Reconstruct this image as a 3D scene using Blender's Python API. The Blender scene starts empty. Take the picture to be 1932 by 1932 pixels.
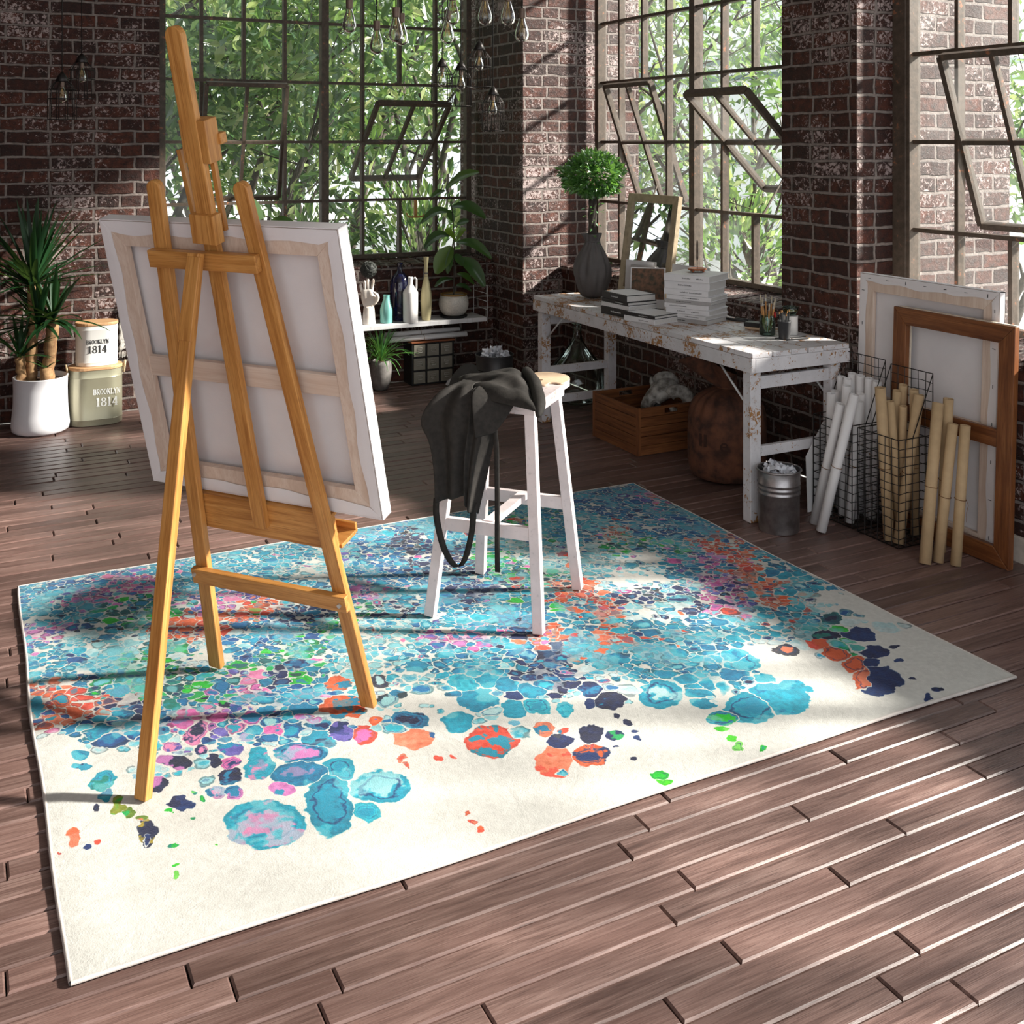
import bpy, bmesh, math, random
import numpy as np
from mathutils import Vector, Matrix, Euler

S = bpy.context.scene
C = S.collection
random.seed(11)
PI = math.pi
R = math.radians

# ------------------------------------------------------------------ camera, sky, sun, exposure
H = 1.65                                   # eye height
YAW = 0.4694
cam_d = bpy.data.cameras.new('camera')
cam = bpy.data.objects.new('camera', cam_d); C.objects.link(cam)
cam.location = (0, 0, H)
cam.rotation_euler = (PI/2, 0, -YAW)
cam_d.sensor_width = 36; cam_d.lens = 2053/1932*36
cam_d.shift_y = -(966-267.9)/1932
cam_d.clip_start = .05; cam_d.clip_end = 200
S.camera = cam

world = bpy.data.worlds.new('sky'); S.world = world; world.use_nodes = True
bg = world.node_tree.nodes['Background']
bg.inputs[0].default_value = (.90, .95, 1.0, 1); bg.inputs[1].default_value = 1.25
sun_d = bpy.data.lights.new('sun', 'SUN'); sun = bpy.data.objects.new('sun', sun_d); C.objects.link(sun)
sun.rotation_euler = Vector((-1, .50, -.60)).to_track_quat('-Z', 'Y').to_euler()
sun_d.energy = 11.0; sun_d.angle = R(3.5); sun_d.color = (1.0, .95, .88)
S.view_settings.view_transform = 'Standard'; S.view_settings.look = 'None'
S.view_settings.exposure = 0.50; S.view_settings.gamma = 1; S.view_settings.use_curve_mapping = False
S.cycles.max_bounces = 7; S.cycles.diffuse_bounces = 4; S.cycles.glossy_bounces = 3
S.cycles.transmission_bounces = 6; S.cycles.transparent_max_bounces = 14
S.cycles.caustics_reflective = False; S.cycles.caustics_refractive = False
S.cycles.sample_clamp_indirect = 6
S.cycles.use_denoising = True

# ------------------------------------------------------------------ objects, parts, tags
def tag(o, label=None, cat=None, group=None, kind=None):
    if label: o['label'] = label
    if cat: o['category'] = cat
    if group: o['group'] = group
    if kind: o['kind'] = kind
    return o

def world_m(o):
    m = o.matrix_basis.copy()
    if o.parent: m = world_m(o.parent) @ o.matrix_parent_inverse @ m
    return m

def adopt(o, p):
    if p is not None:
        o.parent = p; o.matrix_parent_inverse = world_m(p).inverted()
    return o

def thing(name, label, cat, loc, group=None, rz=0):
    o = bpy.data.objects.new(name, None); C.objects.link(o)
    o.empty_display_size = .05; o.location = loc; o.rotation_euler = (0, 0, rz)
    return tag(o, label, cat, group)

def copy_tree(o, parent=None, **kw):
    c = o.copy(); C.objects.link(c)
    if parent is not None: c.parent = parent
    for ch in list(o.children): copy_tree(ch, c)
    for k, v in kw.items(): c[k] = v
    return c

class MB:
    """Collects shapes and links them as ONE mesh object."""
    def __init__(s): s.v = []; s.f = []; s.uv = None
    def add(s, v, f):
        n = len(s.v); s.v += [tuple(p) for p in v]; s.f += [tuple(i+n for i in q) for q in f]; return s
    def box(s, lo, hi, m=None):
        x0, y0, z0 = lo; x1, y1, z1 = hi
        v = [(x0,y0,z0),(x1,y0,z0),(x1,y1,z0),(x0,y1,z0),(x0,y0,z1),(x1,y0,z1),(x1,y1,z1),(x0,y1,z1)]
        if m: v = [m @ Vector(p) for p in v]
        return s.add(v, [(0,3,2,1),(4,5,6,7),(0,1,5,4),(1,2,6,5),(2,3,7,6),(3,0,4,7)])
    def prism(s, poly, z0, z1, m=None):
        n = len(poly)
        v = [(x, y, z0) for x, y in poly]+[(x, y, z1) for x, y in poly]
        if m: v = [m @ Vector(p) for p in v]
        return s.add(v, [tuple(range(n-1, -1, -1)), tuple(range(n, 2*n))]+[(i, (i+1) % n, n+(i+1) % n, n+i) for i in range(n)])
    def tube(s, pts, r, seg=8, caps=True):
        pts = [Vector(p) for p in pts]; n = len(pts)
        if not hasattr(r, '__len__'): r = [r]*n
        t0 = (pts[1]-pts[0]).normalized()
        a = t0.orthogonal().normalized(); v = []; f = []
        for i in range(n):
            t = (pts[min(i+1, n-1)]-pts[max(i-1, 0)]).normalized()
            a = (a-t*a.dot(t)); a = a.normalized() if a.length > 1e-6 else t.orthogonal().normalized()
            b = t.cross(a)
            for k in range(seg):
                w = 2*PI*k/seg; v.append(pts[i]+(a*math.cos(w)+b*math.sin(w))*r[i])
        for i in range(n-1):
            for k in range(seg):
                k2 = (k+1) % seg; f.append((i*seg+k, i*seg+k2, (i+1)*seg+k2, (i+1)*seg+k))
        if caps: f += [tuple(range(seg-1, -1, -1)), tuple(range((n-1)*seg, n*seg))]
        return s.add(v, f)
    def lathe(s, prof, c=(0,0,0), seg=32, sx=1, sy=1, m=None, fn=None, caps=True):
        v = []; f = []; n = len(prof)
        for r, z in prof:
            for k in range(seg):
                w = 2*PI*k/seg; q = fn(w, z) if fn else 1
                p = Vector((r*q*sx*math.cos(w), r*q*sy*math.sin(w), z)); p = (m @ p) if m else p
                v.append(p+Vector(c))
        for i in range(n-1):
            for k in range(seg):
                k2 = (k+1) % seg; f.append((i*seg+k, i*seg+k2, (i+1)*seg+k2, (i+1)*seg+k))
        if caps:
            if prof[0][0] > 1e-5: f.append(tuple(range(seg-1, -1, -1)))
            if prof[-1][0] > 1e-5: f.append(tuple(range((n-1)*seg, n*seg)))
        return s.add(v, f)
    def sphere(s, c, r, seg=16, rings=10, sc=(1,1,1)):
        v = []; f = []
        for i in range(rings+1):
            a = -PI/2+PI*i/rings
            for k in range(seg):
                w = 2*PI*k/seg; v.append((c[0]+r*sc[0]*math.cos(a)*math.cos(w), c[1]+r*sc[1]*math.cos(a)*math.sin(w), c[2]+r*sc[2]*math.sin(a)))
        for i in range(rings):
            for k in range(seg):
                k2 = (k+1) % seg; f.append((i*seg+k, i*seg+k2, (i+1)*seg+k2, (i+1)*seg+k))
        return s.add(v, f)
    def grid(s, P):
        """P: rows of points."""
        n, k = len(P), len(P[0])
        return s.add([p for row in P for p in row], [(i*k+j, i*k+j+1, (i+1)*k+j+1, (i+1)*k+j) for i in range(n-1) for j in range(k-1)])
    def build(s, name, mat, parent=None, smooth=False, bevel=0, solid=0, sub=0, origin=None, seg=2, weld=False, angle=None):
        me = bpy.data.meshes.new(name)
        v = np.array([tuple(p) for p in s.v], dtype=np.float64)
        if origin is not None: v = v-np.array(origin)
        me.from_pydata([tuple(p) for p in v], [], s.f)
        if weld:
            bm = bmesh.new(); bm.from_mesh(me); bmesh.ops.remove_doubles(bm, verts=bm.verts, dist=1e-5)
            bmesh.ops.recalc_face_normals(bm, faces=bm.faces); bm.to_mesh(me); bm.free()
        me.materials.append(mat)
        wv = np.array([tuple(q.co) for q in me.vertices])+(np.array(origin) if origin is not None else 0)
        ul = me.uv_layers.new(name='UVMap'); uv = np.zeros((len(me.loops), 2))
        for p in me.polygons:                         # box mapping in metres
            n = p.normal; ax = max(range(3), key=lambda i: abs(n[i])); a, b = ((1, 2), (0, 2), (0, 1))[ax]
            for l in p.loop_indices:
                q = wv[me.loops[l].vertex_index]; uv[l] = (q[a], q[b])
        if s.uv is not None: uv = np.array(s.uv)
        ul.data.foreach_set('uv', uv.ravel())
        if smooth:
            if angle is None: me.polygons.foreach_set('use_smooth', [True]*len(me.polygons))
            else: me.shade_smooth() if hasattr(me, 'shade_smooth') else None
        o = bpy.data.objects.new(name, me); C.objects.link(o)
        if origin is not None: o.location = origin
        if smooth and angle is not None:
            bm = bmesh.new(); bm.from_mesh(me)
            for e in bm.edges:
                if len(e.link_faces) == 2 and e.calc_face_angle(0) > angle: e.smooth = False
            bm.to_mesh(me); bm.free()
            me.polygons.foreach_set('use_smooth', [True]*len(me.polygons))
        if solid: m = o.modifiers.new('solid', 'SOLIDIFY'); m.thickness = solid; m.offset = 0
        if sub: m = o.modifiers.new('sub', 'SUBSURF'); m.levels = m.render_levels = sub
        if bevel: m = o.modifiers.new('bevel', 'BEVEL'); m.width = bevel; m.segments = seg; m.limit_method = 'ANGLE'; m.angle_limit = R(40)
        return adopt(o, parent)

def frame_m(o, z, x):
    """Matrix at o with local z along z and local x near x."""
    z = Vector(z).normalized(); x = Vector(x); x = (x-z*x.dot(z)).normalized(); y = z.cross(x)
    return Matrix((x, y, z)).transposed().to_4x4() if o is None else Matrix.Translation(Vector(o)) @ Matrix((x, y, z)).transposed().to_4x4()

def beam(name, p0, p1, w, t, wdir, mat, parent=None, bevel=.002, round_top=False, taper=1):
    """A bar from p0 to p1, w wide along wdir, t thick; local z runs along the grain."""
    p0, p1 = Vector(p0), Vector(p1); L = (p1-p0).length
    b = MB()
    if round_top:
        r = w/2; poly = [(-r, 0), (r, 0), (r, L-r)]+[(r*math.cos(a), L-r+r*math.sin(a)) for a in [PI*i/10 for i in range(1, 10)]]+[(-r, L-r)]
        n = len(poly)
        b.add([(x, -t/2, z) for x, z in poly]+[(x, t/2, z) for x, z in poly],
              [tuple(range(n)), tuple(range(2*n-1, n-1, -1))]+[(i, n+i, n+(i+1) % n, (i+1) % n) for i in range(n)])
    else:
        k = taper
        v = [(-w/2,-t/2,0),(w/2,-t/2,0),(w/2,t/2,0),(-w/2,t/2,0),(-w/2*k,-t/2*k,L),(w/2*k,-t/2*k,L),(w/2*k,t/2*k,L),(-w/2*k,t/2*k,L)]
        b.add(v, [(0,3,2,1),(4,5,6,7),(0,1,5,4),(1,2,6,5),(2,3,7,6),(3,0,4,7)])
    o = b.build(name, mat, None, bevel=bevel, weld=True)
    o.matrix_basis = frame_m(p0, p1-p0, wdir)
    return adopt(o, parent)

# ------------------------------------------------------------------ materials
class NT:
    def __init__(s, name):
        s.m = bpy.data.materials.new(name); s.m.use_nodes = True
        s.t = s.m.node_tree; s.t.nodes.clear(); s.out = s.t.nodes.new('ShaderNodeOutputMaterial')
    def n(s, typ, _in=None, **kw):
        q = s.t.nodes.new('ShaderNode'+typ)
        for k, v in kw.items(): setattr(q, k, v)
        for k, v in (_in or {}).items(): s.put(q.inputs[k], v)
        return q
    def put(s, sock, v):
        if isinstance(v, bpy.types.NodeSocket): s.t.links.new(v, sock)
        elif isinstance(v, bpy.types.Node): s.t.links.new(v.outputs[0], sock)
        elif isinstance(v, tuple) and len(v) == 3 and sock.type == 'RGBA': sock.default_value = (*v, 1)
        else: sock.default_value = v
    def math(s, op, a, b=0, c=None, clamp=False):
        q = s.n('Math', {0: a, 1: b}, operation=op); q.use_clamp = clamp
        if c is not None: s.put(q.inputs[2], c)
        return q
    def mix(s, f, a, b, typ='MIX'):
        q = s.n('Mix', data_type='RGBA', blend_type=typ)
        s.put(q.inputs[0], f); s.put(q.inputs[6], a); s.put(q.inputs[7], b); return q.outputs[2]
    def ramp(s, f, pts, interp='LINEAR'):
        q = s.n('ValToRGB'); q.color_ramp.interpolation = interp; e = q.color_ramp.elements
        while len(e) < len(pts): e.new(.5)
        for i, (p, c) in enumerate(pts): e[i].position = p; e[i].color = (*c, 1) if len(c) == 3 else c
        s.put(q.inputs[0], f); return q.outputs[0]
    def step(s, f, lo, hi):
        q = s.n('MapRange', {0: f, 1: lo, 2: hi}); q.clamp = True; return q.outputs[0]
    def noise(s, vec, scale, detail=3, rough=.55, dist=0):
        return s.n('TexNoise', {'Vector': vec, 'Scale': scale, 'Detail': detail, 'Roughness': rough, 'Distortion': dist}).outputs[0]
    def obj(s, sc=(1,1,1)):
        t = s.n('TexCoord').outputs['Object']
        return s.n('Mapping', {0: t, 3: sc}).outputs[0] if sc != (1,1,1) else t
    def uv(s): return s.n('TexCoord').outputs['UV']
    def bump(s, h, dist=.002, strength=.6):
        return s.n('Bump', {'Height': h, 'Distance': dist, 'Strength': strength}).outputs[0]
    def bsdf(s, col, rough=.6, metal=0, normal=None, spec=.4, **kw):
        b = s.n('BsdfPrincipled', {'Base Color': col, 'Roughness': rough, 'Metallic': metal, 'Specular IOR Level': spec})
        for k, v in kw.items(): s.put(b.inputs[k], v)
        if normal is not None: s.put(b.inputs['Normal'], normal)
        return b
    def done(s, sh):
        s.t.links.new(sh.outputs[0] if isinstance(sh, bpy.types.Node) else sh, s.out.inputs[0]); return s.m

def plain(name, col, rough=.6, metal=0, var=.18, scale=25, bump=.0, spec=.4, col2=None, bscale=None, **kw):
    t = NT(name); o = t.obj(); n = t.noise(o, scale, 4)
    c2 = col2 or tuple(c*(1-var) for c in col); c = t.mix(t.step(n, .38, .65), col, c2)
    nb = t.bump(t.noise(o, bscale or scale*4, 4), .002, bump) if bump else None
    return t.done(t.bsdf(c, rough, metal, nb, spec, **kw))

def wood(name, c1, c2, c3, rough=.5, sc=1.0, spec=.4, bump=.25):
    """Long grain along local z."""
    t = NT(name)
    r = t.n('ObjectInfo').outputs['Random']
    off = t.n('CombineXYZ', {0: t.math('MULTIPLY', r, 7.), 1: t.math('MULTIPLY', r, 13.), 2: t.math('MULTIPLY', r, 31.)})
    o = t.n('VectorMath', {0: t.obj(), 1: off}, operation='ADD').outputs[0]
    v = t.n('Mapping', {0: o, 3: (55*sc, 55*sc, 3.2*sc)}).outputs[0]
    g = t.noise(v, 1.0, 5, .6, .6)
    fine = t.noise(t.n('Mapping', {0: o, 3: (420*sc, 420*sc, 9*sc)}).outputs[0], 1, 3)
    big = t.noise(o, 6, 2)
    c = t.ramp(g, [(.3, c1), (.52, c2), (.74, c3)])
    c = t.mix(t.step(fine, .5, .75), c, c1)
    c = t.mix(t.math('MULTIPLY', t.step(big, .4, .7), .35), c, c1)
    return t.done(t.bsdf(c, rough, 0, t.bump(fine, .0008, bump), spec))

def make_brick():
    t = NT('old_brick'); uv = t.uv()
    nz = t.n('TexNoise', {'Vector': uv, 'Scale': 9, 'Detail': 3})
    d = t.n('VectorMath', {0: nz.outputs[1], 1: (.5, .5, .5)}, operation='SUBTRACT').outputs[0]
    d = t.n('VectorMath', {0: d, 3: .022}, operation='SCALE').outputs[0]
    p = t.n('VectorMath', {0: uv, 1: d}, operation='ADD').outputs[0]
    bt = t.n('TexBrick', {'Vector': p, 'Color1': (.125,.034,.018), 'Color2': (.022,.008,.007), 'Mortar': (0,0,0), 'Scale': 1., 'Mortar Size': .0095,
                          'Mortar Smooth': .45, 'Bias': -.12, 'Brick Width': .24, 'Row Height': .078})
    bt.offset = .5; bt.squash = .56; bt.squash_frequency = 2
    fac = bt.outputs['Fac']
    n1 = t.noise(uv, 24, 5, .7); n2 = t.noise(uv, 2.4, 2); n3 = t.noise(uv, 46, 6, .75, .8); n4 = t.noise(uv, 150, 3)
    c = t.mix(t.step(n1, .35, .68), bt.outputs[0], (.012, .007, .0065))
    c = t.mix(t.math('MULTIPLY', t.step(n4, .5, .7), .3), c, (.15, .05, .028))
    # chalky bloom, strongest in patches
    bloom = t.math('ADD', n3, t.math('MULTIPLY', t.math('SUBTRACT', n2, .5), .62))
    c = t.mix(t.step(bloom, .575, .64), c, (.46, .36, .34))
    mort = t.mix(t.step(n1, .35, .65), (.30, .25, .225), (.16, .125, .11))
    c = t.mix(t.step(fac, .25, .75), c, mort)
    hgt = t.math('ADD', t.math('MULTIPLY', t.math('SUBTRACT', 1., fac), 1.), t.math('ADD', t.math('MULTIPLY', n1, .55), t.math('MULTIPLY', n3, .5)))
    return t.done(t.bsdf(c, .62, 0, t.bump(hgt, .016, .95), .35))

def make_floor_wood():
    t = NT('dark_floor_planks'); at = t.n('Attribute', attribute_name='rnd'); rnd = at.outputs['Fac']
    o = t.obj(); off = t.n('CombineXYZ', {0: t.math('MULTIPLY', rnd, 37.), 1: t.math('MULTIPLY', rnd, 11.), 2: 0.})
    q = t.n('VectorMath', {0: o, 1: off}, operation='ADD').outputs[0]
    g = t.noise(t.n('Mapping', {0: q, 3: (3.2, 55, 20)}).outputs[0], 1, 6, .62, 1.1)
    f = t.noise(t.n('Mapping', {0: q, 3: (14, 380, 60)}).outputs[0], 1, 3)
    b = t.noise(q, 2.6, 3)
    c = t.ramp(g, [(.28, (.072,.040,.034)), (.48, (.165,.098,.082)), (.64, (.235,.150,.128)), (.8, (.30,.21,.18))])
    c = t.mix(t.step(f, .52, .78), c, (.06, .032, .027))
    c = t.mix(t.math('MULTIPLY', t.step(b, .35, .7), .5), c, (.13, .070, .058))
    hs = t.n('HueSaturation', {'Value': t.math('ADD', t.math('MULTIPLY', rnd, .55), .70), 'Color': c})
    ro = t.math('ADD', t.math('MULTIPLY', g, .25), .24)
    return t.done(t.bsdf(hs.outputs[0], ro, 0, t.bump(t.math('ADD', f, g), .0016, .55), .55))

def make_leaf(name, cs, trans=.45, rough=.45, gloss=.12):
    t = NT(name); r = t.n('NewGeometry').outputs['Random Per Island']
    c = t.ramp(r, [(i/(len(cs)-1), k) for i, k in enumerate(cs)])
    d = t.n('BsdfDiffuse', {'Color': c}); tr = t.n('BsdfTranslucent', {'Color': t.mix(.35, c, (.35,.55,.10))})
    m = t.n('MixShader', {0: trans, 1: d.outputs[0], 2: tr.outputs[0]})
    g = t.n('BsdfGlossy', {'Color': (1,1,1), 'Roughness': rough})
    return t.done(t.n('MixShader', {0: gloss, 1: m.outputs[0], 2: g.outputs[0]}))

def make_pane():
    """Old window glass: clear, with a faint milky film put in for haze glare, mirrors at grazing angles."""
    t = NT('window_glass'); fr = t.n('Fresnel', {'IOR': 1.45})
    tr = t.n('BsdfTransparent', {'Color': (.97, .99, .98)}); gl = t.n('BsdfGlossy', {'Roughness': .02})
    a = t.n('MixShader', {0: t.math('MULTIPLY', fr, .7), 1: tr.outputs[0], 2: gl.outputs[0]})
    n = t.noise(t.obj(), 2.2, 4)
    haze = t.n('BsdfTranslucent', {'Color': (.9, .9, .86)})
    return t.done(t.n('MixShader', {0: t.math('MULTIPLY', t.step(n, .3, .75), .05), 1: a.outputs[0], 2: haze.outputs[0]}))

def make_clear(name, tint=(.97,.99,.98), gmix=.9, thin=True, ior=1.45):
    t = NT(name); fr = t.n('Fresnel', {'IOR': ior})
    tr = t.n('BsdfTransparent', {'Color': tint}); gl = t.n('BsdfGlossy', {'Roughness': .03})
    return t.done(t.n('MixShader', {0: t.math('ADD', t.math('MULTIPLY', fr, gmix), .03), 1: tr.outputs[0], 2: gl.outputs[0]}))

def make_chipped(name, white, under, amt=.60, amt2=.5):
    """Flaking white paint over bare wood."""
    t = NT(name); o = t.obj()
    a = t.noise(o, 5, 3); b = t.noise(t.n('Mapping', {0: o, 3: (1, 1, 1)}).outputs[0], 42, 6, .7, 1.2); l = t.noise(o, 9, 3)
    m = t.step(t.math('ADD', b, t.math('MULTIPLY', t.math('SUBTRACT', a, .5), 1.15)), amt, amt+.03)
    w = t.mix(t.step(l, .35, .7), white, tuple(c*.80 for c in white))
    g = t.noise(t.n('Mapping', {0: o, 3: (70, 5, 70)}).outputs[0], 1, 4, .6)
    w = t.mix(t.math('MULTIPLY', t.step(g, .58, .72), .30), w, (.30, .26, .25))
    c = t.mix(m, w, under)
    return t.done(t.bsdf(c, .5, 0, t.bump(t.math('SUBTRACT', g, m), .0012, .5), .4))

M = {}
M['brick'] = make_brick(); M['floor'] = make_floor_wood(); M['pane'] = make_pane()
M['plaster'] = plain('ceiling_plaster', (.55,.53,.50), .8)
M['oak'] = wood('honey_oak', (.34,.13,.028), (.58,.27,.072), (.70,.37,.12), .42)
M['oak_dark'] = wood('brown_oak', (.10,.030,.010), (.215,.075,.024), (.30,.12,.04), .40, .8)
M['pine'] = wood('pale_pine', (.60,.44,.34), (.70,.56,.46), (.78,.66,.56), .6, .7)
M['palette_wood'] = wood('palette_birch', (.66,.46,.30), (.74,.55,.38), (.78,.60,.44), .5)
M['crate'] = wood('crate_wood', (.10,.030,.010), (.24,.085,.028), (.33,.13,.045), .55, .9)
M['lid'] = wood('lid_wood', (.42,.22,.10), (.58,.34,.17), (.66,.42,.24), .5)
M['canvas'] = plain('primed_canvas', (.80,.76,.76), .75, bump=.25, scale=6, var=.06, bscale=400)
M['canvas_back'] = plain('canvas_back', (.74,.69,.69), .8, bump=.25, scale=4, var=.07, bscale=400)
M['staple'] = plain('staple', (.12,.12,.13), .35, 1)
M['table'] = make_chipped('flaking_white_paint', (.72,.69,.70), (.36,.17,.055), .575)
M['stool'] = make_chipped('limed_stool_wood', (.80,.69,.68), (.55,.42,.38), .80)
M['shelf_white'] = make_chipped('scuffed_white_board', (.72,.70,.70), (.40,.33,.28), .80)
M['cloth'] = plain('charcoal_cloth', (.028,.024,.021), .78, bump=.5, scale=60, var=.35, bscale=500, spec=.25)
M['concrete'] = plain('grey_clay', (.125,.112,.108), .72, bump=.2, scale=14, var=.2, bscale=220)
M['bark'] = plain('tree_bark', (.075,.062,.048), .8, bump=.8, scale=18, var=.5, bscale=50)
M['bark_pale'] = plain('cane_bark', (.40,.24,.11), .75, bump=.8, scale=40, var=.5, bscale=60, col2=(.22,.11,.05))
M['leaf_tree'] = make_leaf('tree_leaf', [(.012,.040,.020), (.030,.085,.032), (.060,.150,.045), (.17,.27,.085), (.46,.50,.22)], .42, .35, .06)  # darkest ramp tones paint in the shadow side of the crowns
M['leaf_topiary'] = make_leaf('topiary_leaf', [(.02,.10,.012), (.05,.20,.02), (.12,.34,.035)], .35)
M['leaf_fig'] = make_leaf('fig_leaf', [(.018,.075,.022), (.030,.10,.022), (.045,.13,.025), (.20,.36,.03), (.30,.46,.04)], .5, .3, .08)  # yellow-green ramp tones paint in sun glowing through some leaves
M['leaf_yucca'] = make_leaf('yucca_leaf', [(.005,.026,.010), (.010,.050,.014), (.02,.08,.02)], .2, .5, .03)
M['leaf_grass'] = make_leaf('grass_leaf', [(.03,.16,.02), (.06,.26,.03), (.10,.32,.04)], .35)
M['soil'] = plain('potting_soil', (.10,.045,.022), .9, bump=.8, scale=60, var=.6)
M['pot_white'] = plain('white_ribbed_pot', (.82,.80,.82), .45, scale=8, var=.05)
M['pot_cream'] = plain('speckled_cream_glaze', (.62,.57,.50), .35, scale=120, var=.25)
M['pot_grey'] = plain('grey_stone_pot', (.15,.135,.125), .7, scale=40, var=.3, bump=.2)
M['brass_rim'] = plain('amber_glaze', (.30,.17,.05), .3, .3)
M['tin_olive'] = plain('olive_tin', (.40,.38,.27), .30, .35, scale=6, var=.12)
M['tin_white'] = plain('white_enamel', (.80,.78,.74), .35, scale=6, var=.05)
M['ink_black'] = plain('black_print', (.03,.03,.03), .6); M['ink_white'] = plain('white_print', (.82,.82,.78), .6)
M['ink_sack'] = plain('faded_sack_print', (.050,.020,.012), .9)
M['rope'] = plain('rope', (.55,.42,.26), .85, bump=.6, scale=120, var=.3)
M['galv'] = plain('galvanised_steel', (.42,.39,.39), .38, .9, scale=16, var=.45, bump=.1)
M['dark_metal'] = plain('dark_grey_metal', (.055,.052,.052), .45, .5, scale=14, var=.3)
M['wire'] = plain('dark_wire', (.045,.040,.038), .4, .8)
M['white_wire'] = plain('white_wire', (.75,.74,.73), .4)
M['paper'] = plain('white_paper', (.78,.75,.74), .75, scale=7, var=.05)
M['kraft'] = plain('kraft_paper', (.52,.36,.20), .7, scale=30, var=.10, bump=.08)
M['twine'] = plain('brown_twine', (.25,.12,.05), .85)
M['crumple'] = plain('crumpled_paper', (.62,.62,.66), .7, scale=20, var=.15)
M['bone'] = plain('mottled_bone', (.56,.53,.48), .55, scale=24, col2=(.15,.13,.11), bump=.3)
M['plaster_hand'] = plain('white_plaster', (.78,.72,.66), .5, scale=14, col2=(.66,.55,.46))
M['teal'] = plain('teal_glaze', (.16,.40,.36), .30, scale=10, var=.12)
M['black_glass'] = plain('dark_bottle_glass', (.012,.010,.018), .08, spec=.8, col2=(.010,.012,.06))
M['jug'] = plain('matt_white_ceramic', (.72,.69,.67), .6, bump=.15, scale=30, var=.06)
M['yellow'] = plain('straw_ceramic', (.52,.45,.25), .45, scale=12, var=.1)
M['ball'] = plain('dark_wicker', (.055,.058,.050), .6, scale=70, var=.5)
M['drawer'] = plain('khaki_drawer', (.27,.245,.195), .5, .2, scale=12, var=.12)
M['cab_black'] = plain('black_steel', (.022,.021,.021), .5, .3)
M['steel'] = plain('steel_handle', (.55,.52,.46), .35, .3)
M['cab_top'] = wood('red_brown_top', (.15,.045,.018), (.26,.085,.035), (.34,.13,.05), .4)
M['copper'] = plain('copper', (.50,.17,.08), .3, .85)
M['rod'] = plain('rusty_rod', (.14,.10,.075), .7, .3, scale=60, var=.5)
M['book_white'] = plain('white_cover', (.74,.72,.72), .5, var=.05)
M['book_grey'] = plain('grey_cover', (.42,.40,.39), .5, var=.1)
M['book_black'] = plain('black_cover', (.030,.028,.028), .5, var=.2)
M['book_brown'] = plain('painted_brown_cover', (.22,.10,.05), .5, scale=40, col2=(.05,.04,.02))
M['pages'] = plain('page_block', (.56,.53,.50), .8, scale=150, var=.08)
M['brush_wood'] = plain('brush_handle', (.55,.27,.09), .4, scale=40)
M['bristle'] = plain('bristle', (.50,.42,.30), .8)
M['green_paint'] = plain('green_paint', (.01,.25,.20), .4); M['red_paint'] = plain('red_paint', (.5,.02,.02), .4)
M['cup_dark'] = plain('dark_zinc_cup', (.050,.050,.052), .5, .3)
M['amber'] = plain('amber_resin', (.50,.26,.08), .3)
M['silver_trim'] = plain('pale_mirror_frame', (.44,.34,.22), .55, scale=30, var=.25)
M['frame_edge'] = plain('light_frame_edge', (.72,.62,.50), .6)
M['rug_side'] = plain('rug_edge', (.60,.54,.50), .9, bump=.5, bscale=300)
M['base_white'] = plain('cream_baseboard', (.62,.54,.46), .6)
M['rope_white'] = plain('white_macrame', (.70,.66,.60), .9, bump=.8, scale=80, bscale=200)
M['glass_green'] = make_clear('green_bottle_glass', (.86,.94,.90), .9)
M['glass_jar'] = make_clear('jar_glass', (.72,.92,.86), .9)
M['bulb'] = make_clear('bulb_glass', (.96,.97,.95), 1.0)
M['filament'] = plain('filament', (.45,.30,.12), .4, .6)
M['socket'] = plain('socket_metal', (.20,.14,.11), .5, .6)
M['facade'] = plain('white_facade_panel', (.80,.82,.82), .6, var=.03)
M['facade_line'] = plain('facade_joint', (.16,.22,.20), .6)
M['pavement'] = plain('pale_pavement', (.62,.60,.56), .9, scale=3, var=.2)
M['sack'] = plain('rusty_burlap', (.155,.058,.030), .9, scale=16, col2=(.05,.022,.014), bump=.9, bscale=260)
def make_window_metal():
    t = NT('rusty_window_steel'); o = t.obj(); n = t.noise(o, 30, 5, .7); b = t.noise(o, 4, 2)
    c = t.mix(t.step(n, .35, .7), (.062,.046,.033), (.115,.084,.062))
    c = t.mix(t.step(t.math('ADD', n, t.math('MULTIPLY', b, .35)), .80, .86), c, (.30,.12,.06))
    return t.done(t.bsdf(c, .55, .1, t.bump(n, .002, .5), .4))
M['frame'] = make_window_metal()
def make_mirror():
    t = NT('mirror_silver'); return t.done(t.n('BsdfGlossy', {'Color': (.88,.90,.90), 'Roughness': .01}))
M['mirror'] = make_mirror()

# ------------------------------------------------------------------ the setting
def struct(mb, name, mat, **k): return tag(mb.build(name, mat, **k), kind='structure')

# floor: single planks running along x
rg = random.Random(3)
fv, ff, fr = [], [], []
y = -1.3
while y < 7.0:
    x = -3.3-rg.random(); pw = .0725
    while x < 3.72:
        L = rg.uniform(.55, 1.5); x1 = min(x+L, 3.72); z = -rg.random()*.0035; t = rg.uniform(-.0012, .0012)
        g = .0016; c = .0042; a0, a1, b0, b1 = x+g, x1-g, y+g, y+pw-g; n = len(fv)
        fv += [(a0,b0,-.02),(a1,b0,-.02),(a1,b1,-.02),(a0,b1,-.02),(a0,b0,z-c),(a1,b0,z-c+t),(a1,b1,z-c),(a0,b1,z-c-t),
               (a0+c,b0+c,z),(a1-c,b0+c,z+t),(a1-c,b1-c,z),(a0+c,b1-c,z-t)]
        ff += [tuple(n+i for i in q) for q in ((0,1,5,4),(1,2,6,5),(2,3,7,6),(3,0,4,7),(4,5,9,8),(5,6,10,9),(6,7,11,10),(7,4,8,11),(8,9,10,11))]
        fr += [rg.random()]*12; x = x1
    y += pw
b = MB(); b.add(fv, ff)
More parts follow.
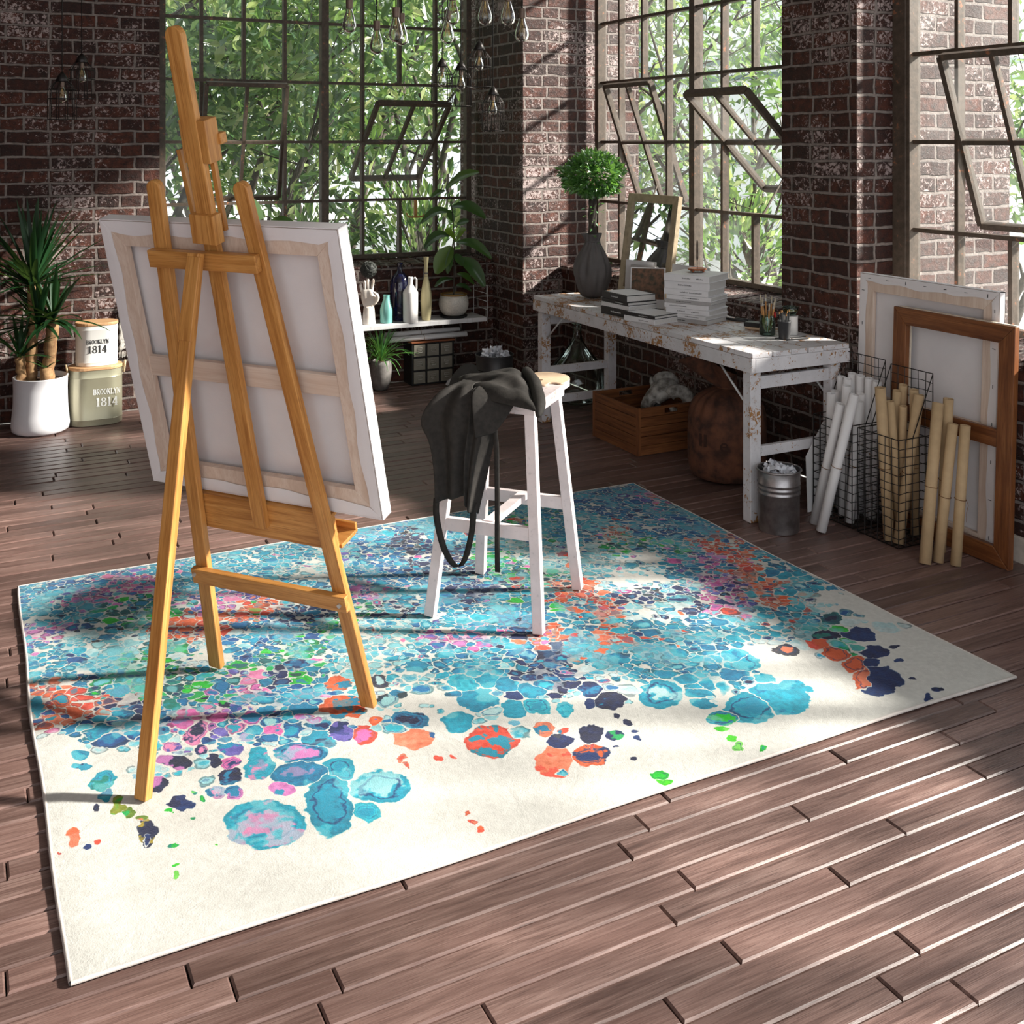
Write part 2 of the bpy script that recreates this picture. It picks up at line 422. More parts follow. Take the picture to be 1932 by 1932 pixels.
floor = struct(b, 'floor', M['floor'])
at = floor.data.attributes.new('rnd', 'FLOAT', 'POINT'); at.data.foreach_set('value', fr)
sb = MB(); sb.box((-3.3, -1.3, -.12), (3.72, 7.03, -.021)); struct(sb, 'floor_subfloor', M['bark'])

XW, YW = 3.993, 7.328                         # window planes
PX, PY = 3.72, 7.03                           # inner brick faces
ZS, PITCH, ROW = .83, .2783, .41
TOP = ZS+6*ROW

b = MB(); b.box((-3.3, PY, 0), (1.107, 7.6, 3.6)); b.box((1.107, PY, 0), (3.412, 7.6, ZS-.05)); b.box((1.107, PY, TOP), (3.412, 7.6, 3.6))
struct(b, 'wall_back', M['brick'])
b = MB(); b.box((3.412, 6.562, 0), (4.348, 7.60, 3.6)); struct(b, 'wall_corner', M['brick'])
b = MB(); b.box((PX, 3.788, 0), (4.757, 4.307, 3.6)); struct(b, 'wall_pillar', M['brick'])
b = MB(); b.box((PX, 4.307, 0), (4.10, 6.562, ZS-.05)); b.box((PX, 4.307, TOP), (4.10, 6.562, 3.6))
b.box((PX, -3.2, 0), (4.10, 3.788, ZS-.05)); b.box((PX, -3.2, TOP), (4.10, 3.788, 3.6))
struct(b, 'wall_right', M['brick'])
b = MB(); b.box((-3.3, -1.0, 3.6), (4.1, 7.6, 3.7)); struct(b, 'ceiling', M['plaster'])

def ledge(name, p0, a, n_in, length):
    """Course of uneven sloping sill bricks from the window to the room face."""
    rr = random.Random(len(name)+int(length*10)); b = MB(); u = 0
    while u < length-.02:
        w = min(rr.uniform(.10, .125), length-u); dz = rr.uniform(-.006, .006); ov = rr.uniform(.0, .025)
        q = lambda s, d, z: Vector(p0)+a*s+n_in*d+Vector((0, 0, z))
        s0, s1 = u+.004, u+w-.004; d1 = .275+ov
        v = [q(s0,-.05,-.055),q(s1,-.05,-.055),q(s1,d1,-.075+dz),q(s0,d1,-.075+dz),q(s0,-.05,dz),q(s1,-.05,dz),q(s1,d1,-.025+dz),q(s0,d1,-.025+dz)]
        b.add(v, [(0,3,2,1),(4,5,6,7),(0,1,5,4),(1,2,6,5),(2,3,7,6),(3,0,4,7)]); u += w
    return struct(b, name, M['brick'], bevel=.009, weld=True)
EX, EY = Vector((1, 0, 0)), Vector((0, 1, 0)); EZ = Vector((0, 0, 1))
ledge('trim_1', (1.107, YW, ZS-.004), EX, -EY, 2.30)
ledge('trim_2', (XW, 6.56, ZS-.004), -EY, -EX, 2.25)
ledge('trim_3', (XW, 3.788, ZS-.004), -EY, -EX, 6.7)

def window(name, p0, a, n, ncol, sashes, left_post=.03, post_every=4):
    """Steel window: p0 the bottom corner, a along the wall, n outwards; sashes = (first column, angle)."""
    root = bpy.data.objects.new(name, None); C.objects.link(root); root.location = p0; tag(root, kind='structure')
    p0 = Vector(p0); mat = M['frame']
    fr, gb, gl = MB(), MB(), MB()
    W = ncol*PITCH
    def bar(mb, u0, z0, u1, z1, w, d, off=0):
        """Flat bar between two points of the window plane."""
        A = p0+a*u0+EZ*z0; B = p0+a*u1+EZ*z1; t = (B-A).normalized(); s = t.cross(n).normalized()
        q = []
        for P in (A, B):
            for (i, j) in ((-1,-1),(1,-1),(1,1),(-1,1)): q.append(P+s*(w/2*i)+n*(d/2*j+off))
        mb.add(q, [(0,3,2,1),(4,5,6,7),(0,1,5,4),(1,2,6,5),(2,3,7,6),(3,0,4,7)])
    zt = 6*ROW
    bar(fr, left_post/2, 0, left_post/2, zt, left_post, .07, -.01); bar(fr, W-.02, 0, W-.02, zt, .04, .06)
    bar(fr, 0, .012, W, .012, .03, .05); bar(fr, 0, zt-.015, W, zt-.015, .03, .05)
    hid = {}
    for c, ang in sashes: hid[c] = ang
    inside = lambda k, r: any(c < k < c+2 and 1 <= r < 3 for c in hid)
    for k in range(1, ncol):
        if k % post_every == 0: bar(fr, k*PITCH, 0, k*PITCH, zt, .052, .07); continue
        for r in range(6):
            if not inside(k, r): bar(gb, k*PITCH, r*ROW, k*PITCH, (r+1)*ROW, .021, .045)
    for r in range(1, 6):
        for k in range(ncol):
            if any(c <= k < c+2 and r == 2 for c in hid): continue
            bar(gb, k*PITCH, r*ROW, (k+1)*PITCH, r*ROW, .019, .042)
    for k in range(ncol):
        for r in range(6):
            if any(c <= k < c+2 and 1 <= r < 3 for c in hid): continue
            q = [p0+a*(k*PITCH+.008)+EZ*(r*ROW+.008), p0+a*((k+1)*PITCH-.008)+EZ*(r*ROW+.008), p0+a*((k+1)*PITCH-.008)+EZ*((r+1)*ROW-.008), p0+a*(k*PITCH+.008)+EZ*((r+1)*ROW-.008)]
            gl.add([x+n*.012 for x in q], [(0,1,2,3)])
    fr.build('window_frame', mat, root, bevel=.003); gb.build('glazing_bars', mat, root); gl.build('window_glass', M['pane'], root)
    for c, ang in sashes:
        up = EZ*math.cos(ang)-n*math.sin(ang); nn = n*math.cos(ang)+EZ*math.sin(ang)
        piv = p0+a*((c+1)*PITCH)+EZ*(2*ROW); sm, sg = MB(), MB(); hw, hh = PITCH-.012, ROW-.012
        def sbar(u0, w0, u1, w1, w, d=.036):
            A = piv+a*u0+up*w0; B = piv+a*u1+up*w1; t = (B-A).normalized(); s = t.cross(nn).normalized(); q = []
            for P in (A, B):
                for (i, j) in ((-1,-1),(1,-1),(1,1),(-1,1)): q.append(P+s*(w/2*i)+nn*(d/2*j))
            sm.add(q, [(0,3,2,1),(4,5,6,7),(0,1,5,4),(1,2,6,5),(2,3,7,6),(3,0,4,7)])
        sbar(-hw, -hh, -hw, hh, .026); sbar(hw, -hh, hw, hh, .026); sbar(-hw, hh, hw, hh, .028); sbar(-hw, -hh, hw, -hh, .028)
        sbar(0, -hh, 0, hh, .021, .03); sbar(-hw, 0, hw, 0, .021, .03)
        so = sm.build('sash', mat, root)
        for sx in (-1, 0):
            for sz in (-1, 0):
                q = [piv+a*(sx*hw)+up*(sz*hh), piv+a*((sx+1)*hw)+up*(sz*hh), piv+a*((sx+1)*hw)+up*((sz+1)*hh), piv+a*(sx*hw)+up*((sz+1)*hh)]
                sg.add(q, [(0,1,2,3)])
        sg.build('sash_glass', M['pane'], so)
        st = MB(); A = piv+up*(-hh*.72)+nn*.01; B = piv-EZ*ROW+a*.06; st.tube([A, B], .006, 6); st.build('stay_rod', mat, root)
    return root
window('window_1', (1.418-PITCH, YW, ZS), EX, EY, 8, [(1, R(16.6)), (5, R(48))], .045)
window('window_2', (XW, 6.511, ZS), -EY, EX, 8, [(1, R(20)), (5, R(46))], .045)
window('window_3', (XW, 3.439+PITCH, ZS), -EY, EX, 23, [(1, R(19)), (5, R(35))], .03)  # unseen near columns added, no pillar between, so sun covers the rug evenly
b = MB(); b.box((XW-.05, 3.439+PITCH-.01, ZS), (XW+.05, 3.788, TOP)); struct(b, 'trim_4', M['frame'], bevel=.004)
b = MB(); b.box((-3.5, -1.0, 0), (-3.3, 7.6, 3.6)); struct(b, 'wall_left_blocker', M['brick'])  # unseen wall, added to cut sky light on the back wall and floor
b = MB(); b.box((3.70, -3.2, 0), (3.72, 3.70, .10)); struct(b, 'baseboard_right', M['base_white'], bevel=.003)

# ------------------------------------------------------------------ outside
b = MB(); b.box((-14, 7.65, -.75), (40, 40, -.7)); b.box((4.8, -20, -.75), (40, 7.65, -.7)); struct(b, 'ground_outside', M['pavement'])

def leaf_cloud(mb, P, D, size, seed, flat=.6, fold=.25, aspect=.42):
    """Adds one folded leaf per row of P, pointing roughly along D."""
    r = np.random.RandomState(seed); n = len(P)
    d = D+r.normal(0, .55, (n, 3)); d /= np.linalg.norm(d, axis=1)[:, None]
    u = r.normal(0, 1, (n, 3)); u[:, 2] = np.abs(u[:, 2])+flat; s = np.cross(d, u); s /= np.linalg.norm(s, axis=1)[:, None]; nn = np.cross(s, d)
    L = size*r.uniform(.6, 1.3, n)[:, None]; w = L*aspect/1.0
    a = P; e = P+d*L; l = P+d*L*.45+s*w*.5+nn*L*fold*.35; q = P+d*L*.45-s*w*.5+nn*L*fold*.35
    V = np.stack([a, l, e, q], 1).reshape(-1, 3); k = len(mb.v)
    mb.v += [tuple(x) for x in V]; mb.f += [(k+4*i, k+4*i+1, k+4*i+2, k+4*i+3) for i in range(n)]

def tree(name, label, base, height, spread, nleaf, size, seed, group='trees outside the windows', low=.25, lean=(0, 0), trunk=.055, mat='leaf_tree'):
    rr = random.Random(seed); root = thing(name, label, 'tree', base, group)
    wb, lb = MB(), MB(); B = Vector(base); tips = []
    def limb(p, d, L, r, lev):
        pts = [p]; q = p.copy(); dd = d.copy(); n = 4
        for i in range(n):
            dd = (dd+Vector((rr.uniform(-.25,.25), rr.uniform(-.25,.25), rr.uniform(-.1,.22)))).normalized(); q2_ = q+dd*(L/n)
            if q2_.x < 5.0 and q2_.y < 7.8: break
            q = q2_; pts.append(q.copy())
        if len(pts) < 2: return
        n = len(pts)-1
        wb.tube(pts, [r*(1-.55*i/n) for i in range(n+1)], 6 if lev < 2 else 4, caps=False)
        if lev >= 2: tips.extend((x, dd) for x in pts[1:])
        if lev < 3:
            for k in range((4, 3, 3)[lev]):
                i = rr.randint(1 if lev else 1, n); w = rr.uniform(0, 2*PI); tilt = rr.uniform(.5, 1.1)
                e = (dd*math.cos(tilt)+(dd.orthogonal().normalized()*math.cos(w)+dd.cross(dd.orthogonal().normalized())*math.sin(w))*math.sin(tilt)).normalized()
                limb(pts[i], e, L*rr.uniform(.45, .7), r*.38, lev+1)
    for k in range(3):
        w = rr.uniform(0, 2*PI); limb(B+Vector((rr.uniform(-.1,.1), rr.uniform(-.1,.1), 0)), Vector((math.cos(w)*spread*.18+lean[0], math.sin(w)*spread*.18+lean[1], 1)).normalized(), height*rr.uniform(.55, .75), trunk, 0)
    T = np.array([tuple(t[0]) for t in tips]); D = np.array([tuple(t[1]) for t in tips])
    keep = T[:, 2] > base[2]+height*low; T, D = T[keep], D[keep]
    r = np.random.RandomState(seed); i = r.randint(0, len(T), nleaf)
    P = T[i]+r.normal(0, .27, (nleaf, 3))
    out = (P[:, 0] > 5.1) | (P[:, 1] > 7.95); P = P[out]; i = i[out]
    leaf_cloud(lb, P, D[i]*.5+np.array([0, 0, -.15]), size, seed)
    wb.build('branches', M['bark'], root, smooth=True); lb.build('crown', M[mat], root)
    return root
TREES = [
 ('broadleaf_tree','forked tree with dark trunk behind left part of the wide window',(2.30,10.6,-.7),4.4,2.2,4200,.15,1,.46),
 ('broadleaf_tree','bushy tree with pale green leaves at the left edge of the wide window',(1.0,10.2,-.7),5.2,2.0,4200,.14,2,.45),
 ('broadleaf_tree','dense tree behind the middle of the wide window, branches arching low',(4.1,12.6,-.7),5.8,2.6,6200,.16,3,.34),
 ('broadleaf_tree','leafy tree behind the tilted sash nearest the corner pier',(4.5,10.4,-.7),4.8,1.9,3400,.14,4,.52),
 ('broadleaf_tree','tall tree farthest back behind the wide window',(3.6,18.0,-.7),8.0,3.4,7000,.20,5,.36),
 ('broadleaf_tree','tall tree with yellowish leaves far behind the easel',(1.6,15.2,-.7),7.6,3.2,7000,.19,6,.40),
 ('broadleaf_tree','tall tree far behind the fig plant',(7.0,16.4,-.7),7.4,3.2,6000,.19,15,.3),
 ('broadleaf_tree','slender tree close outside the window above the table, left half',(6.0,9.0,-.7),4.4,1.4,1300,.14,7,.30),
 ('broadleaf_tree','sparse tree outside the window above the table, right half',(8.2,9.9,-.7),4.2,1.5,1200,.15,8,.25),
 ('broadleaf_tree','dark leaved tree beside the brick pillar outside the table window',(11.5,13.4,-.7),4.8,1.8,1900,.17,9,.30),
 ('broadleaf_tree','young green tree outside the right-hand window',(10.5,8.5,-.7),4.8,1.8,2400,.16,10,.2),
]
for nm, lb, ba, h, sp, nl, sz, sd, lo in TREES: tree(nm, lb, ba, h, sp, nl, sz, sd, low=lo)

def shrub(label, base, w, h, n, size, seed):
    root = thing('garden_shrub', label, 'shrub', base, 'shrubs outside the windows'); r = np.random.RandomState(seed); B = np.array(base); wb, lb = MB(), MB()
    d = r.normal(0, 1, (n, 3)); d /= np.linalg.norm(d, axis=1)[:, None]; rad = r.uniform(.35, 1, n)**.6
    P = B+np.array([0, 0, h*.56])+d*rad[:, None]*np.array([w, w, h*.48])*(1+.18*np.sin(d[:, :1]*7+d[:, 2:]*5))
    leaf_cloud(lb, P, d+np.array([0, 0, .3]), size, seed)
    for k in range(7):
        a = 2*PI*k/7; wb.tube([Vector(base)+Vector((.05*math.cos(a), .05*math.sin(a), 0)), Vector(base)+Vector((w*.3*math.cos(a), w*.3*math.sin(a), h*.4)), Vector(base)+Vector((w*.6*math.cos(a+.3), w*.6*math.sin(a+.3), h*.75))], [.02, .014, .006], 5)
    wb.build('stems', M['bark'], root, smooth=True); lb.build('foliage', M['leaf_tree'], root)
shrub('rounded shrub seen low through the wide window behind the yellow vase', (3.75, 9.3, -.7), .75, 2.0, 1700, .11, 31)
shrub('shrub low outside the wide window behind the fig plant', (4.75, 9.1, -.7), .60, 2.2, 1300, .11, 32)
shrub('shrub low outside the wide window, just right of the easel canvas', (2.75, 9.6, -.7), .70, 1.9, 1300, .11, 33)
shrub('shrub below the window above the table, behind the mirror', (6.3, 7.9, -.7), .60, 1.9, 1100, .11, 34)

# pale panelled building across the yard
root = thing('street_building', 'white panelled building with dark joints seen through window above the table', 'building', (17, 17, -.7))
b = MB(); b.box((14, 15, -.7), (30, 24, 9)); m = b.build('facade', M['facade'], root)
b = MB()
for z in (1.2, 2.9, 3.25, 5.2): b.box((13.96, 14.96, z), (14.06, 24, z+.10)); b.box((13.96, 14.96, z), (30, 15.0, z+.10))
for yy in range(15, 24, 2): b.box((13.96, yy-.03, -.7), (14.0, yy+.07, 9))
for xx in range(14, 30, 2): b.box((xx-.03, 14.96, -.7), (xx+.07, 15.0, 9))
b.build('panel_joints', M['facade_line'], root)

# ------------------------------------------------------------------ rug
# pattern of the rug in metres on the floor: colour zones "x y colours density", blobs "x y axis axis colour core"
RUG_ZONES = ('0.23 4.29 TB 1;0.30 4.25 T 1;0.39 4.31 B 1;0.43 4.23 P 1;0.51 4.22 P 1;0.52 3.99 GL 1;0.73 4.25 T 1;0.30 4.08 T 1;0.26 3.94 P 1;0.32 3.86 L 1;0.41 3.87 TK 1;0.28 3.75 T 1;'
    '0.47 3.75 L 1;0.61 3.90 G 1;0.63 3.82 OK 1;0.75 3.88 P 1;0.71 3.83 O 1;0.90 3.95 P 1;0.92 4.15 T 1;1.07 4.25 T 1;1.16 4.27 T 1;1.11 3.95 T 1;0.93 3.84 OG 1;1.06 3.77 N 1;'
    '1.09 3.66 N 1;0.94 3.60 B 1;0.81 3.50 B 1;0.85 3.40 G 1;0.96 3.42 G 1;1.06 3.41 TG 1;0.47 3.48 G 1;0.58 3.39 G 1;0.64 3.29 G 1;0.33 3.59 T 1;0.26 3.48 O 1;0.35 3.37 O 1;'
    '0.43 3.29 NO 1;0.34 3.24 T .7;0.41 3.15 B .6;0.55 3.20 BP 1;0.87 3.31 NB 1;0.76 3.29 P .8;0.82 3.16 B 1;0.97 3.22 TG 1;0.89 3.12 B 1;0.77 3.06 BP 1;0.84 2.99 BP 1;'
    '0.61 3.17 P .9;0.55 3.63 GK 1;0.51 3.57 GT 1;1.35 4.11 LP .8;1.28 4.09 L .35;1.52 4.28 B 1;1.53 4.08 B 1;1.41 3.85 BT 1;1.29 3.65 GL .9;1.36 3.62 NG .9;1.29 3.75 P 1;'
    '1.48 3.82 B 1;1.63 3.97 N 1.2;1.61 4.17 NK 1.2;1.83 4.19 T 1;1.74 3.91 N 1.2;1.63 3.58 NB 1.2;1.44 3.43 TB 1;1.59 3.40 TB 1;1.73 3.48 T 1;1.70 3.30 B 1.2;1.45 3.30 PT 1;'
    '1.54 3.29 PT 1;1.30 3.37 L .8;1.31 3.20 T .9;1.22 3.45 LO .7;1.22 3.29 L .6;1.57 3.15 T 1;1.63 3.08 B 1.2;1.61 2.90 N 1.2;1.49 3.07 T 1;1.67 3.23 NB 1.2;1.74 3.15 OP 1.1;'
    '1.83 3.24 T 1;1.99 3.29 O 1.1;1.98 3.16 O 1.1;2.01 3.39 OT 1;1.93 3.05 O 1.1;2.04 3.09 T 1;1.82 3.07 TO 1;1.81 2.95 TO 1;1.91 2.90 T 1;1.91 2.75 T .9;2.06 2.82 T 1;'
    '2.23 2.94 T 1;2.14 2.99 TO 1;2.05 2.75 T .9;2.11 3.73 LO .7;2.05 3.88 LG .8;2.25 3.98 TG .9;2.40 3.97 T .9;2.61 4.17 B 1;2.67 4.05 B 1;2.81 4.31 B 1;2.88 4.19 PO 1;'
    '2.60 3.87 BT 1;2.78 3.85 B 1;2.88 4.03 T 1;2.84 3.75 B 1;2.90 3.86 T .8;2.45 3.88 OL .7;2.44 3.74 GL .7;2.21 3.73 L .6;2.21 3.61 L .6;2.55 3.56 TG .8;2.41 3.40 T .8;'
    '2.23 3.28 NK .8;2.46 3.37 BP .9;2.50 3.30 PN .9;2.34 3.17 N 1;2.43 3.17 PN .9;2.40 3.04 P .9;2.63 3.46 P .9;2.75 3.52 O 1.1;2.71 3.30 O 1.3;2.67 3.16 O 1.3;'
    '2.62 3.02 O 1.2;2.89 3.59 OP 1.1;2.46 2.97 TO 1;2.35 2.97 T 1;2.57 2.91 TO 1;2.52 2.80 TO .9;2.57 2.77 G .9;2.93 3.50 T .5;2.85 3.29 T .35;2.72 3.08 T .6;2.89 3.15 T .2;'
    '2.93 3.03 T .1;1.89 4.30 T .9;2.18 4.38 TG .9;2.04 4.15 GO .8;1.83 3.87 GT 1;1.85 3.68 GT .9;1.94 3.63 GK .8;1.93 3.48 OK .9;1.81 3.44 TG 1;1.46 3.17 T 1;1.66 3.03 N 1.2;'
    '1.88 3.21 T 1;1.15 3.58 GL .7;1.07 3.53 GB .8;1.42 4.07 BT .9;1.46 3.67 T 1;1.56 3.61 B 1.1;1.76 3.62 NT 1.1;0.72 3.52 W 0;2.22 3.44 W .1;2.14 3.17 W .1;2.40 3.58 W .15;'
    '2.33 3.38 W .1;1.15 3.82 L .4;1.17 4.03 W .3;1.18 3.48 L .5;1.10 3.31 L .3;1.12 3.15 L .1;0.22 3.18 W 0;1.19 2.64 W 0;1.23 2.92 L .1;1.22 3.06 L .2;1.71 2.49 W 0;'
    '1.70 2.58 W 0;1.28 2.43 W 0;2.72 2.57 W 0;2.88 2.85 W 0;2.76 2.96 W .05;1.66 2.40 W 0;2.05 2.32 W 0;2.28 2.35 W 0;1.16 2.49 W 0;1.00 2.45 W 0;1.22 2.30 W 0;0.40 2.55 W 0;'
    '0.28 2.51 W 0;0.59 2.35 W 0;0.79 2.41 W 0;0.26 2.90 W 0;0.43 2.77 W 0;0.48 2.65 W 0;0.53 2.59 W 0;0.91 2.35 W 0;1.46 2.34 W 0;1.81 2.38 W 0;1.82 2.49 W 0;0.69 2.86 W 0;'
    '0.37 3.03 W .1;0.48 3.05 W .3;2.29 2.74 W 0;2.44 2.84 W .3;2.37 2.59 W 0;2.65 2.41 W 0;2.40 2.39 W 0;1.18 2.76 W 0;0.98 2.77 W 0;0.22 2.37 W 0;0.22 2.74 W 0;1.93 2.40 W 0;'
    '2.93 2.59 W 0;2.77 2.31 W 0;2.23 2.41 W 0;0.20 3.03 W 0;2.77 2.71 W .1;1.58 2.71 W 0;1.79 2.74 W .1;1.33 2.49 W 0;0.71 2.51 W 0;0.87 2.83 W .1;1.04 2.98 W .1')
